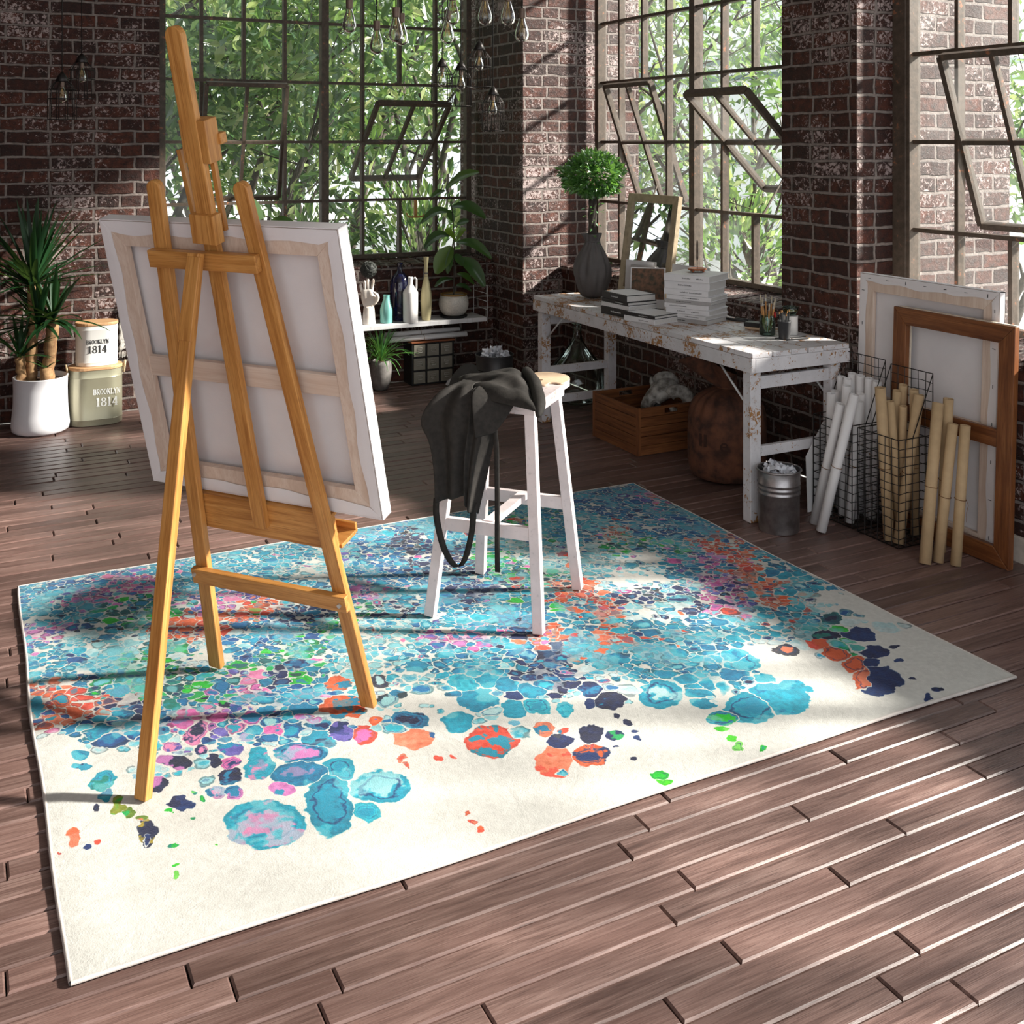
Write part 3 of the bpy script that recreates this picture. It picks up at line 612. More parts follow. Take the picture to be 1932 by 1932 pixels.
RUG_BLOBS = ('0.656 2.602 0.089 -0.045 0.023 0.091 T BP;0.819 2.604 0.053 -0.027 0.039 0.124 T TB;0.958 2.624 0.066 -0.034 0.025 0.069 C CL;0.884 2.528 0.031 -0.016 0.015 0.044 C CL;'
    '0.783 2.765 0.061 -0.031 0.016 0.058 T P;0.734 2.718 0.032 -0.016 0.008 0.031 P T;0.811 2.852 0.057 -0.029 0.014 0.049 T P;0.877 2.736 0.037 -0.019 0.018 0.057 T C;'
    '0.878 2.895 0.036 -0.018 0.015 0.051 T PN;0.937 2.916 0.032 -0.016 0.017 0.052 P N;0.989 2.877 0.031 -0.016 0.019 0.056 O PN;0.985 3.040 0.062 -0.031 0.020 0.062 O BP;'
    '1.017 3.175 0.039 -0.020 0.015 0.046 O BG;1.046 2.929 0.016 -0.008 0.009 0.024 O TP;1.131 2.879 0.048 -0.024 0.019 0.047 T PN;1.106 2.780 0.054 -0.028 0.019 0.049 O TB;'
    '1.297 2.676 0.065 -0.033 0.034 0.071 O TC;1.369 3.004 0.043 -0.022 0.021 0.047 C T;1.357 2.895 0.056 -0.028 0.028 0.060 C T;1.416 2.798 0.038 -0.019 0.026 0.052 C T;'
    '1.249 2.813 0.040 -0.020 0.025 0.056 C T;1.141 3.134 0.032 -0.016 0.016 0.043 K L;1.116 3.017 0.031 -0.015 0.015 0.040 K L;1.164 3.037 0.025 -0.013 0.010 0.026 K T;'
    '1.399 2.514 0.045 -0.023 0.038 0.068 O O;1.389 2.465 0.016 -0.008 0.009 0.016 T C;1.554 2.588 0.035 -0.018 0.028 0.046 N N;1.502 2.487 0.050 -0.026 0.028 0.047 O N;'
    '1.460 2.603 0.032 -0.016 0.019 0.034 N K;1.447 2.666 0.026 -0.013 0.016 0.029 O T;1.609 2.545 0.023 -0.012 0.016 0.025 N G;1.689 2.713 0.039 -0.020 0.027 0.043 N C;'
    '1.675 2.795 0.031 -0.016 0.023 0.038 N B;1.632 2.729 0.017 -0.008 0.015 0.026 N N;1.494 2.782 0.036 -0.018 0.025 0.047 C T;1.552 2.733 0.019 -0.010 0.022 0.038 C T;'
    '1.523 2.873 0.042 -0.021 0.020 0.039 C T;1.469 2.935 0.031 -0.016 0.020 0.040 C T;1.433 2.989 0.037 -0.019 0.020 0.041 C T;1.854 2.684 0.067 -0.034 0.048 0.069 C GL;'
    '2.021 2.645 0.043 -0.022 0.035 0.046 C T;2.199 2.772 0.045 -0.023 0.038 0.048 C T;2.121 2.681 0.041 -0.021 0.031 0.040 T C;2.036 2.500 0.071 -0.036 0.057 0.070 T C;'
    '2.161 2.504 0.086 -0.044 0.070 0.081 T T;2.192 2.721 0.056 -0.029 0.040 0.049 T C;2.025 2.642 0.040 -0.020 0.035 0.046 T C;1.945 2.492 0.043 -0.022 0.028 0.037 T G;'
    '2.491 2.446 0.060 -0.031 0.073 0.072 N N;2.498 2.554 0.036 -0.018 0.050 0.051 O O;2.458 2.469 0.032 -0.016 0.058 0.058 O O;2.498 2.640 0.036 -0.018 0.033 0.035 O O;'
    '2.504 2.711 0.037 -0.019 0.031 0.034 O TO;2.679 2.708 0.050 -0.026 0.040 0.041 N N;2.625 2.596 0.046 -0.023 0.038 0.038 N N;2.556 2.543 0.030 -0.015 0.026 0.026 N N;'
    '2.680 2.832 0.039 -0.020 0.038 0.041 G N;2.371 2.725 0.038 -0.019 0.032 0.037 K O;2.577 2.746 0.055 -0.028 0.033 0.035 N G;1.895 2.442 0.018 -0.009 0.010 0.013 E E;'
    '1.890 2.382 0.013 -0.007 0.013 0.017 E E;1.881 2.343 0.011 -0.006 0.015 0.018 E E;1.927 2.308 0.010 -0.005 0.007 0.008 E T;1.625 2.336 0.013 -0.007 0.012 0.017 E E;'
    '1.618 2.303 0.010 -0.005 0.009 0.013 E E;0.707 3.311 0.031 -0.016 0.012 0.058 T B;0.498 2.972 0.037 -0.019 0.007 0.043 N P;0.583 3.089 0.034 -0.017 0.011 0.061 P N;'
    '0.582 3.002 0.018 -0.009 0.006 0.031 N P;0.588 2.929 0.018 -0.009 0.007 0.035 N P;0.649 2.965 0.033 -0.017 0.009 0.041 P T;0.624 2.897 0.025 -0.013 0.006 0.029 P N;'
    '0.623 2.833 0.031 -0.015 0.009 0.042 N T;0.419 3.429 0.034 -0.017 0.006 0.046 T B;0.270 3.456 0.035 -0.018 0.005 0.059 O T;0.287 3.361 0.024 -0.012 0.003 0.037 O T;'
    '0.236 3.339 0.025 -0.013 0.003 0.036 O T;0.197 3.443 0.019 -0.010 0.004 0.071 T O;0.325 2.961 0.029 -0.015 0.005 0.041 T G;0.282 3.059 0.016 -0.008 0.002 0.023 T N;'
    '0.298 3.117 0.022 -0.011 0.003 0.027 C T;0.550 3.270 0.025 -0.013 0.007 0.040 G T;0.487 2.770 0.028 -0.014 0.006 0.033 N N;0.580 2.776 0.024 -0.012 0.006 0.027 T P;'
    '0.620 2.751 0.018 -0.009 0.006 0.027 P T;0.701 2.852 0.037 -0.019 0.019 0.077 T P;0.245 2.762 0.016 -0.008 0.003 0.036 O O;0.384 2.698 0.021 -0.011 0.007 0.049 Y N;'
    '0.380 2.680 0.011 -0.006 0.004 0.028 N N;0.275 2.710 0.009 -0.004 0.001 0.012 N N;0.299 2.715 0.008 -0.004 0.001 0.012 O P;0.211 2.717 0.005 -0.003 0.000 0.006 O O;'
    '0.365 2.801 0.014 -0.007 0.003 0.022 Y G;0.353 2.843 0.011 -0.005 0.004 0.036 Y E;0.386 2.755 0.011 -0.006 0.002 0.017 Y O;0.332 2.890 0.011 -0.005 0.004 0.033 T N;'
    '0.309 2.853 0.009 -0.005 0.002 0.016 N T;0.536 2.579 0.003 -0.002 0.001 0.004 E E;0.430 2.518 0.008 -0.004 0.002 0.013 E E;0.428 2.551 0.008 -0.004 0.001 0.006 E E;'
    '0.455 2.755 0.007 -0.004 0.001 0.009 E G;0.532 2.800 0.007 -0.004 0.002 0.011 G E;0.538 2.765 0.005 -0.002 0.003 0.015 G E;0.442 2.627 0.009 -0.004 0.001 0.008 E G;'
    '0.487 2.693 0.006 -0.003 0.001 0.006 G G;0.492 3.135 0.018 -0.009 0.004 0.025 B N;0.510 3.053 0.026 -0.013 0.004 0.021 P P;0.541 3.008 0.013 -0.006 0.002 0.013 P P;'
    '0.445 2.882 0.024 -0.012 0.005 0.033 N P;0.942 3.351 0.036 -0.018 0.009 0.030 N B;0.782 3.113 0.030 -0.015 0.009 0.035 B P;0.701 3.155 0.019 -0.010 0.006 0.026 P B;'
    '0.624 3.287 0.020 -0.010 0.007 0.034 G T;0.659 3.242 0.019 -0.010 0.006 0.031 T G;0.680 3.198 0.019 -0.010 0.006 0.027 N G;0.882 3.079 0.038 -0.019 0.011 0.040 B T;'
    '0.784 3.002 0.040 -0.020 0.010 0.038 P T;0.712 3.009 0.021 -0.011 0.008 0.032 T P;0.915 3.252 0.032 -0.016 0.009 0.032 G T;1.496 2.642 0.011 -0.005 0.007 0.012 O T;'
    '1.103 2.380 0.011 -0.006 0.004 0.009 O O;1.105 2.346 0.009 -0.005 0.006 0.013 O O;1.102 2.420 0.007 -0.004 0.003 0.008 O O;1.049 2.709 0.008 -0.004 0.007 0.018 O O;'
    '1.048 2.676 0.006 -0.003 0.005 0.014 O O;1.153 2.183 0.003 -0.002 0.003 0.006 O O;1.239 2.202 0.005 -0.003 0.003 0.005 O O;1.527 2.522 0.008 -0.004 0.008 0.013 O O;'
    '1.137 2.664 0.008 -0.004 0.005 0.011 O O;1.166 2.660 0.006 -0.003 0.004 0.009 O O;2.541 2.304 0.010 -0.005 0.019 0.017 N N;2.606 2.323 0.020 -0.010 0.010 0.009 N N;'
    '2.647 2.506 0.015 -0.008 0.011 0.010 N N;2.585 2.405 0.012 -0.006 0.008 0.007 N N;2.714 2.592 0.015 -0.008 0.011 0.011 N N;1.676 2.596 0.013 -0.007 0.006 0.009 N N;'
    '1.673 2.551 0.012 -0.006 0.007 0.011 N N;1.664 2.511 0.010 -0.005 0.006 0.009 N N;1.584 2.493 0.009 -0.005 0.004 0.006 N N;1.601 2.428 0.009 -0.004 0.004 0.006 N N;'
    '1.664 2.634 0.011 -0.005 0.006 0.010 N N;2.869 3.432 0.017 -0.009 0.015 0.018 C T;2.838 3.153 0.028 -0.014 0.024 0.027 C T;2.886 3.036 0.021 -0.011 0.021 0.022 T T;'
    '2.687 3.068 0.027 -0.014 0.028 0.032 C T;2.775 3.213 0.025 -0.013 0.027 0.031 C G;2.645 2.965 0.017 -0.008 0.018 0.020 T T')
def rug_paint(RZ, RB, W, Hh):
    """The printed pattern of the rug: packed paint cells, larger free blobs, cream ground."""
    X0, Y0, X1, Y1 = .187, 2.287, 2.887, 4.412
    rg = np.random.RandomState(5)
    mx, my = (X1-X0)/W, (Y1-Y0)/Hh
    def noise(sc, seed, oct=3):
        r = np.random.RandomState(seed); out = np.zeros((Hh, W), np.float32); amp = 1.; tot = 0
        for o in range(oct):
            nx, ny = int((X1-X0)*sc)+3, int((Y1-Y0)*sc)+3
            gk = r.rand(ny, nx).astype(np.float32)*2-1
            fx = np.linspace(0, nx-2.001, W); fy = np.linspace(0, ny-2.001, Hh)
            ix, iy = fx.astype(int), fy.astype(int); tx, ty = fx-ix, fy-iy
            tx = tx*tx*(3-2*tx); ty = (ty*ty*(3-2*ty))[:, None]
            r0 = gk[iy][:, ix]*(1-tx)+gk[iy][:, ix+1]*tx; r1 = gk[iy+1][:, ix]*(1-tx)+gk[iy+1][:, ix+1]*tx
            out += (amp*(r0*(1-ty)+r1*ty)).astype(np.float32); tot += amp; amp *= .5; sc *= 2
        return out/tot
    COL = dict(T=[(0,128,172),(0,150,182),(45,170,196)], C=[(20,165,195),(70,190,210),(0,150,185)], B=[(15,88,155),(25,120,178),(0,140,186)],
               N=[(8,20,66),(12,45,105),(6,30,90)], G=[(10,135,120),(30,180,90),(0,105,110),(60,205,70)], P=[(238,128,190),(222,140,200),(120,110,190),(240,150,190)],
               O=[(243,122,88),(247,148,118),(240,105,90)], L=[(165,218,222),(195,230,232),(120,200,212)], K=[(20,28,40),(40,60,70),(60,60,70)],
               E=[(90,215,60),(60,200,70),(140,225,110)], Y=[(150,160,60),(110,140,50),(190,170,80)], W=[(215,232,232),(160,215,222)])
    zx, zy, zk, zd = [], [], [], []
    for t in RZ.split(';'):
        a, b, k, d = t.split(); zx.append(float(a)); zy.append(float(b)); zk.append(k); zd.append(float(d))
    zx, zy, zd = np.array(zx), np.array(zy), np.array(zd)
    blobs = []
    for t in RB.split(';'):
        q = t.split(); blobs.append((list(map(float, q[:6])), q[6], q[7][-1] if len(q[7]) > 1 and rg.rand() < .5 else q[7][0]))
    # density field on the pixel grid (smooth, inverse-distance)
    gx, gy = np.meshgrid(np.linspace(X0, X1, 190), np.linspace(Y0, Y1, 150))
    w = 1/(((gx[..., None]-zx)**2+(gy[..., None]-zy)**2)+.0012)**2
    dens = (w*zd).sum(-1)/w.sum(-1)
    # seeds
    seeds = []   # x, y, r, key, key2
    cell = {}
    def ok(x, y, r):
        i, j = int(x/.06), int(y/.06)
        for a in range(i-2, i+3):
            for b in range(j-2, j+3):
                for (u, v, q) in cell.get((a, b), ()):
                    if (u-x)**2+(v-y)**2 < ((r+q)*.8)**2: return False
        return True
    def inblob(x, y):
        for (p, k, k2) in blobs:
            dx, dy = x-p[0], y-p[1]; det = p[2]*p[5]-p[4]*p[3]
            a = (dx*p[5]-dy*p[4])/det; b = (dy*p[2]-dx*p[3])/det
            if a*a+b*b < 1.1: return True
        return False
    for n in range(26000):
        x, y = rg.uniform(X0, X1), rg.uniform(Y0, Y1)
        d = dens[int((y-Y0)/(Y1-Y0)*149), int((x-X0)/(X1-X0)*189)]
        if rg.rand() > d*1.6-.12: continue
        front = np.clip((3.6-y)/1.1, 0, 1)
        r = (.0125+.010*front)*rg.choice([.5, .75, 1, 1.4, 2.0], p=[.24, .24, .26, .18, .08])
        if d < .5: r *= .75
        if not ok(x, y, r) or inblob(x, y): continue
        j = np.argmin((zx-x+rg.normal(0, .03))**2+(zy-y+rg.normal(0, .03))**2)
        kk = zk[j]; k = kk[0] if rg.rand() < .72 else rg.choice(list(kk))
        if rg.rand() < .1: k = rg.choice(list('TBCTLP'))
        k2 = rg.choice(list(kk+'BTCLN'))
        seeds.append((x, y, r*1.12, r*1.12, 0., 1.15, k, k2)); cell.setdefault((int(x/.06), int(y/.06)), []).append((x, y, r))
    for (p, k, k2) in blobs: seeds.append((p[0], p[1], 0, 0, 0, 0, k, k2, p))
    wx = noise(9, 1)*.020+noise(34, 2)*.011+noise(90, 12)*.004; wy = noise(9, 3)*.020+noise(34, 4)*.011+noise(90, 14)*.004
    px = np.linspace(X0, X1, W)[None, :]+wx; py = np.linspace(Y0, Y1, Hh)[:, None]+wy
    F1 = np.full((Hh, W), 9., np.float32); F2 = F1.copy(); ID = np.zeros((Hh, W), np.int32)
    for i, s in enumerate(seeds):
        if len(s) == 9:
            p = s[8]; R = max(abs(p[2])+abs(p[4]), abs(p[3])+abs(p[5]))*1.5
        else: R = s[2]*2.6
        a0, a1 = int((s[0]-R-X0-.02)/mx), int((s[0]+R-X0+.02)/mx)+1; b0, b1 = int((s[1]-R-Y0-.02)/my), int((s[1]+R-Y0+.02)/my)+1
        a0, b0 = max(a0, 0), max(b0, 0); a1, b1 = min(a1, W), min(b1, Hh)
        if a1 <= a0 or b1 <= b0: continue
        dx = px[b0:b1, a0:a1]-s[0]; dy = py[b0:b1, a0:a1]-s[1]
        if len(s) == 9:
            det = p[2]*p[5]-p[4]*p[3]; u = (dx*p[5]-dy*p[4])/det; v = (dy*p[2]-dx*p[3])/det; d = np.sqrt(u*u+v*v)
        else:
            # cells stretch along the pour, from the far left to the near right
            u = dx*.75-dy*.66; v = dx*.66+dy*.75; d = np.sqrt((u/1.25)**2+v*v)/s[2]
        f1 = F1[b0:b1, a0:a1]; f2 = F2[b0:b1, a0:a1]; idd = ID[b0:b1, a0:a1]
        m = d < f1; f2[:] = np.where(m, f1, np.minimum(f2, d)); idd[m] = i; f1[m] = d[m]
    keys = [s[6] for s in seeds]; keys2 = [s[7] for s in seeds]; big = np.array([len(s) == 9 for s in seeds])
    c1 = np.array([COL[k][rg.randint(len(COL[k]))] for k in keys], np.float32); c2 = np.array([COL[k][rg.randint(len(COL[k]))] for k in keys2], np.float32)
    lo, hi = c1*.55, c1*.55+np.array([120., 125, 125])*.62
    n1, n2, n3 = noise(14, 7, 4), noise(45, 8), noise(90, 9)
    rnd = rg.rand(len(seeds)).astype(np.float32)
    r = rnd[ID]; isb = big[ID]
    base = c1[ID]; sec = c2[ID]
    cream = np.array([236, 233, 225], np.float32)+n1[..., None]*6+n3[..., None]*5
    img = cream.copy()
    # loose washes of colour between the cells
    wk = np.array([COL[k[0]][0] for k in zk], np.float32)
    wc = ((w[..., None]*wk[None, None]).sum(2)/w.sum(-1)[..., None])
    iy = (np.linspace(0, 149, Hh)).astype(int); ix = (np.linspace(0, 189, W)).astype(int)
    wash = np.clip((dens[iy][:, ix]-.5)*1.3, 0, 1)*np.clip(.20+n1*1.2, 0, .75)
    img = img*(1-wash[..., None])+wc[iy][:, ix]*wash[..., None]
    t = np.clip(F1, 0, 1)
    # inside a cell: rim darker, then main, then a core of the second colour
    core = np.clip((.55-t+n2*.40)*7, 0, 1)*np.where(isb, np.clip(r*5-2.2, 0, 1), np.clip(r*2.4-.8, 0, 1))
    patch = np.clip((n1*.8+n2*.6+.10*np.sin(r*40)-.13)*8, 0, 1)*np.where(isb, .9, .35)
    ink = base+(n2*26+n3*16)[..., None]
    ink = ink*(1-patch[..., None])+sec*patch[..., None]
    ink = ink*(1-core[..., None])+sec*core[..., None]
    rim = np.clip((t-.74)*7, 0, 1)*np.where(isb, .15, .55)*(r > .25)
    ink = ink*(1-rim[..., None]*.55)
    ring = np.clip(1-np.abs(t-.66-n2*.12)*14, 0, 1)*np.clip(rnd[ID]*3-1.5, 0, .8)
    ink = ink*(1-ring[..., None])+np.array([20, 40, 95.])*ring[..., None]
    pale = np.clip((n1-.04)*4, 0, .6)*np.isin(np.array(keys), ['T', 'C', 'L', 'G', 'B'])[ID]
    ink = ink*(1-pale[..., None])+np.array([150, 214, 222.])*pale[..., None]
    edge = np.clip((F2-F1-np.where(isb, .035, .17+.22*n1))*np.where(isb, 40, 14), 0, 1)
    lim = np.clip((1.0+n2*.06+np.where(isb, 0, .22)-F1)*np.where(isb, 26, 8), 0, 1)
    a = (edge*lim)[..., None]
    img = img*(1-a)+ink*a
    # fine dark outlines around part of the cells
    ol = np.clip(1-np.abs(F1-1.12)*16, 0, 1)*np.clip(n1*3, 0, .6)*(~isb)*(dens[iy][:, ix] > .6)
    img = img*(1-ol[..., None])+np.array([40, 70, 80.])*ol[..., None]
    # pale dust specks of the pile
    img *= (1+n3*.03)[..., None]
    return np.clip(img, 0, 255)/255.

RW, RH = 1890, 1484
ra = rug_paint(RUG_ZONES, RUG_BLOBS, RW, RH)
img = bpy.data.images.new('rug_print', RW, RH)
px4 = np.ones((RH, RW, 4), np.float32); px4[..., :3] = ra
img.pixels.foreach_set(px4.ravel()); img.update(); img.pack()
t = NT('printed_rug'); uvn = t.uv()
ti = t.n('TexImage', {'Vector': uvn}); ti.image = img; ti.extension = 'EXTEND'
pn = t.noise(t.obj((1, 1, 1)), 260, 3); pb = t.noise(t.obj(), 7, 4, .6, 1.5)
M['rug'] = t.done(t.bsdf(t.n('HueSaturation', {'Value': .60, 'Saturation': 1.08, 'Color': ti.outputs[0]}).outputs[0], .9, 0, t.bump(t.math('ADD', t.math('MULTIPLY', pn, .35), pb), .006, .5), .15, **{'Sheen Weight': .15}))
rug = thing('area_rug', 'large cream rug with turquoise, pink and orange cell pattern on the dark planks', 'rug', (1.537, 3.35, 0))
RX0, RY0, RX1, RY1 = .187, 2.287, 2.887, 4.412
rr = random.Random(8); NXR, NYR = 60, 48; P = []
wob = lambda u, s: .004*math.sin(u*7+s)+.003*math.sin(u*17+2*s)
b = MB(); uvs = []
for j in range(NYR+1):
    row = []
    for i in range(NXR+1):
        u, v = i/NXR, j/NYR
        ed = min(u, 1-u, v, 1-v); x = RX0+(RX1-RX0)*u+(wob(v, 1) if u in (0, 1) else 0); yv = RY0+(RY1-RY0)*v+(wob(u, 3) if v in (0, 1) else 0)
        row.append((x, yv, .0125-.004*(ed < .005)+.0004*math.sin(u*31+v*9)*math.sin(v*23)))
    P.append(row)
b.grid(P)
for f in b.f:
    for k in f: uvs.append(((k % (NXR+1))/NXR, (k//(NXR+1))/NYR))
b.uv = uvs
b.build('rug_pile', M['rug'], rug, smooth=True)
b = MB(); ring = [(0, j) for j in range(NYR+1)]+[(i, NYR) for i in range(1, NXR+1)]+[(NXR, j) for j in range(NYR-1, -1, -1)]+[(i, 0) for i in range(NXR-1, -1, -1)]
b.tube([(P[j][i][0], P[j][i][1], .0055) for i, j in ring], .0052, 6, caps=False); b.build('bound_edge', M['rug_side'], rug, smooth=True)

# ------------------------------------------------------------------ easel
EM = Vector((.884, 3.211, .0170)); ee = Vector((.614, -.789, 0)).normalized(); en = Vector((-.789, -.614, 0)).normalized()
LEAN = R(15); eu = en*math.sin(LEAN)+EZ*math.cos(LEAN); eN = en*math.cos(LEAN)-EZ*math.sin(LEAN)
def E(l, s, o=0): return EM+ee*l+eu*s+eN*o
ea = thing('easel', 'honey coloured wooden studio easel seen from behind, standing on the rug', 'easel', (.884, 3.211, .0135))
for sx in (-1, 1):
    beam('upright', E(.279*sx, .006), E(.146*sx, 1.585), .046, .022, ee, M['oak'], ea, .003, round_top=True)
beam('mast', E(.016, 1.43, .004), E(.024, 2.0, .004), .054, .022, ee, M['oak'], ea, .003, round_top=True)
beam('centre_post', E(.0, .54, -.004), E(.012, 1.45, -.004), .046, .020, ee, M['oak'], ea)
beam('slider_block', E(.026, 1.635, -.012), E(.030, 1.752, -.012), .086, .050, ee, M['oak'], ea)
beam('top_clamp', E(-.055, 1.690, -.045), E(.078, 1.690, -.045), .030, .026, eu, M['oak'], ea)
beam('locking_block', E(.014, 1.415, .012), E(.018, 1.497, .012), .080, .036, ee, M['oak'], ea)
for l0, l1 in ((-.046, -.056), (.048, .052)):
    beam('guide_strip', E(l0, 1.44, -.020), E(l1, 1.665, -.020), .014, .014, ee, M['oak'], ea, .001)
beam('crossbar', E(-.190, 1.367, .024), E(.178, 1.367, .024), .050, .022, eu, M['oak'], ea)
beam('lower_rail', E(-.272, .350, .022), E(.280, .360, .022), .048, .020, eu, M['oak'], ea)
ft = Vector((.406, 2.83, .0165)); tp = E(.004, 1.40, .056)
beam('rear_leg', ft, tp, .038, .026, ee, M['oak'], ea, .003)
dv = (tp-ft).normalized(); beam('leg_stiffener', tp-dv*.225+eN*.010, tp-dv*.005+eN*.010+ee*.004, .044, .012, ee, M['oak'], ea)
o = beam('tray_board', E(-.225, .553, -.024), E(.243, .553, -.024), .112, .020, eu, M['oak'], ea)
beam('tray_ledge', E(-.225, .604, -.062), E(.243, .604, -.062), .012, .060, eu, M['oak'], ea)
beam('tray_lip', E(-.225, .612, -.098), E(.243, .612, -.098), .024, .010, eu, M['oak'], ea)
beam('brush_trough', E(-.225, .500, -.070), E(.250, .500, -.070), .012, .075, eu, M['oak'], ea)
beam('trough_lip', E(-.225, .512, -.112), E(.250, .512, -.112), .030, .010, eu, M['oak'], ea)
for sx in (-1, 1):
    b = MB(); b.tube([E(.279*sx*.93, .358, .030), E(.279*sx*.93, .358, .038)], .006, 10); b.build('bolt', M['steel'], ea)

def make_canvas(name, label, c, a, up, nb, w, h, d, staples=False, brace=True, fold=.036, seed=1):
    """Stretched canvas seen from its back; c = bottom centre of the back face, nb = way the back faces."""
    root = thing(name, label, 'canvas', c); c = Vector(c)
    q = lambda u, v, o: c+a*u+up*v+nb*o
    rr = random.Random(seed); x0, x1 = -w/2, w/2
    b = MB()
    def slab(u0, v0, o0, u1, v1, o1, mb):
        v = [q(u0,v0,o0),q(u1,v0,o0),q(u1,v1,o0),q(u0,v1,o0),q(u0,v0,o1),q(u1,v0,o1),q(u1,v1,o1),q(u0,v1,o1)]
        mb.add(v, [(0,3,2,1),(4,5,6,7),(0,1,5,4),(1,2,6,5),(2,3,7,6),(3,0,4,7)])
    slab(x0, 0, -d, x1, h, -d+.003, b)
    slab(x0, 0, -d, x0+.003, h, 0, b); slab(x1-.003, 0, -d, x1, h, 0, b); slab(x0, 0, -d, x1, .003, 0, b); slab(x0, h-.003, -d, x1, h, 0, b)
    b.build('canvas_cloth', M['canvas'], root)
    bw = .080; i = .0045
    O = [(x0+i, i), (x1-i, i), (x1-i, h-i), (x0+i, h-i)]; I = [(x0+bw, bw), (x1-bw, bw), (x1-bw, h-bw), (x0+bw, h-bw)]
    for k in range(4):
        k2 = (k+1) % 4; g = .0006
        poly = [O[k], O[k2], I[k2], I[k]]; b = MB()
        v = [q(u, vv, -.0018) for u, vv in poly]+[q(u, vv, -.022) for u, vv in poly]
        b.add(v, [(0,1,2,3),(7,6,5,4)]+[(j, 4+j, 4+(j+1) % 4, (j+1) % 4) for j in range(4)])
        b.build('stretcher_bar', M['pine'], root, bevel=.0012, weld=True)
        # cloth folded over the bar, with its uneven cut edge
        b = MB(); n = 26; A, B = Vector(O[k]), Vector(O[k2]); dvv = (B-A)/n; inw = Vector((-dvv.y, dvv.x)).normalized(); rows = [[], [], []]
        ph = rr.uniform(0, 6)
        for j in range(n+1):
            p = A+dvv*j; m = min(j, n-j)/n*(B-A).length; wv = min(m+.0005, fold+.004*math.sin(j*.9+ph)+.003*math.sin(j*.37+2*ph)+rr.uniform(-.001, .001))
            for r_, f_ in enumerate((0, .6, 1)):
                pp = p+inw*wv*f_; rows[r_].append(q(pp.x, pp.y, .0008+.0002*(r_ == 1)-.0006*(r_ == 2)))
        b.grid(rows); b.build('folded_cloth', M['canvas'], root, solid=.0010)
        if staples:
            ns = 7
            for j in range(ns):
                p = A.lerp(B, (j+.5)/ns)+inw*.018; tdir = dvv.normalized(); b = MB()
                dd = tdir if rr.random() < .7 else inw
                e0, e1 = p-dd*.007, p+dd*.007; nx = Vector((-dd.y, dd.x))*.0011
                v = [q(*(e0-nx), .0015), q(*(e1-nx), .0015), q(*(e1+nx), .0015), q(*(e0+nx), .0015), q(*(e0-nx), .0032), q(*(e1-nx), .0032), q(*(e1+nx), .0032), q(*(e0+nx), .0032)]
                b.add(v, [(0,3,2,1),(4,5,6,7),(0,1,5,4),(1,2,6,5),(2,3,7,6),(3,0,4,7)]); b.build('staple', M['staple'], root)
    if brace:
        v0 = h*.462; beam('cross_brace', q(x0+bw-.012, v0, -.012), q(x1-bw+.012, v0, -.012), .062, .016, up, M['pine'], root)
    return root
make_canvas('stretched_canvas', 'blank white canvas with its back to the room, resting on the easel tray', E(-.004, .612, -.030), ee, eu, eN, .822, .842, .042)

# ------------------------------------------------------------------ stool with palette and cloth
SC = Vector((1.736, 3.462, 0)); q1 = Vector((.68, -.73, 0)).normalized(); q2 = Vector((.73, .68, 0)).normalized()
st = thing('bar_stool', 'tall limewashed wooden stool with splayed legs on the rug', 'stool', (SC.x, SC.y, .0135))
feet = [Vector((1.448,3.478,.0165)), Vector((1.717,3.187,.0165)), Vector((2.017,3.444,.0165)), Vector((1.763,3.738,.0165))]
sgn = [(-1,-1),(1,-1),(1,1),(-1,1)]
tops = [SC+q1*(i*.135)+q2*(j*.135+.0)+EZ*.742 for i, j in sgn]
for f, tpp in zip(feet, tops): beam('leg', f, tpp, .036, .032, q1, M['stool'], st, .002)
sq = lambda a, c, z: SC+q1*a+q2*c+EZ*z
def sbox(name, a0, a1, c0, c1, z0, z1, parent=st, mat='stool', bev=.002):
    b = MB(); v = [sq(a0,c0,z0),sq(a1,c0,z0),sq(a1,c1,z0),sq(a0,c1,z0),sq(a0,c0,z1),sq(a1,c0,z1),sq(a1,c1,z1),sq(a0,c1,z1)]
    b.add(v, [(0,3,2,1),(4,5,6,7),(0,1,5,4),(1,2,6,5),(2,3,7,6),(3,0,4,7)]); return b.build(name, M[mat], parent, bevel=bev, weld=True)
sbox('seat', -.185, .172, -.172, .20, .752, .772)
for a0, a1, c0, c1 in ((-.16,.16,-.165,-.145),(-.16,.16,.15,.17),(-.165,-.145,-.145,.15),(.145,.165,-.145,.15)): sbox('seat_rail', a0, a1, c0, c1, .728, .752)
lp = lambda k, z: feet[k].lerp(tops[k], (z-.0135)/(.742-.0135))
beam('stretcher', lp(0, .33)-q1*.008, lp(1, .33)+q1*.008, .045, .022, EZ, M['stool'], st)
beam('stretcher', lp(3, .33)-q1*.008, lp(2, .33)+q1*.012, .045, .022, EZ, M['stool'], st)
beam('stretcher', (lp(0, .345)+lp(1, .345))/2, (lp(3, .345)+lp(2, .345))/2, .040, .022, q1, M['stool'], st)

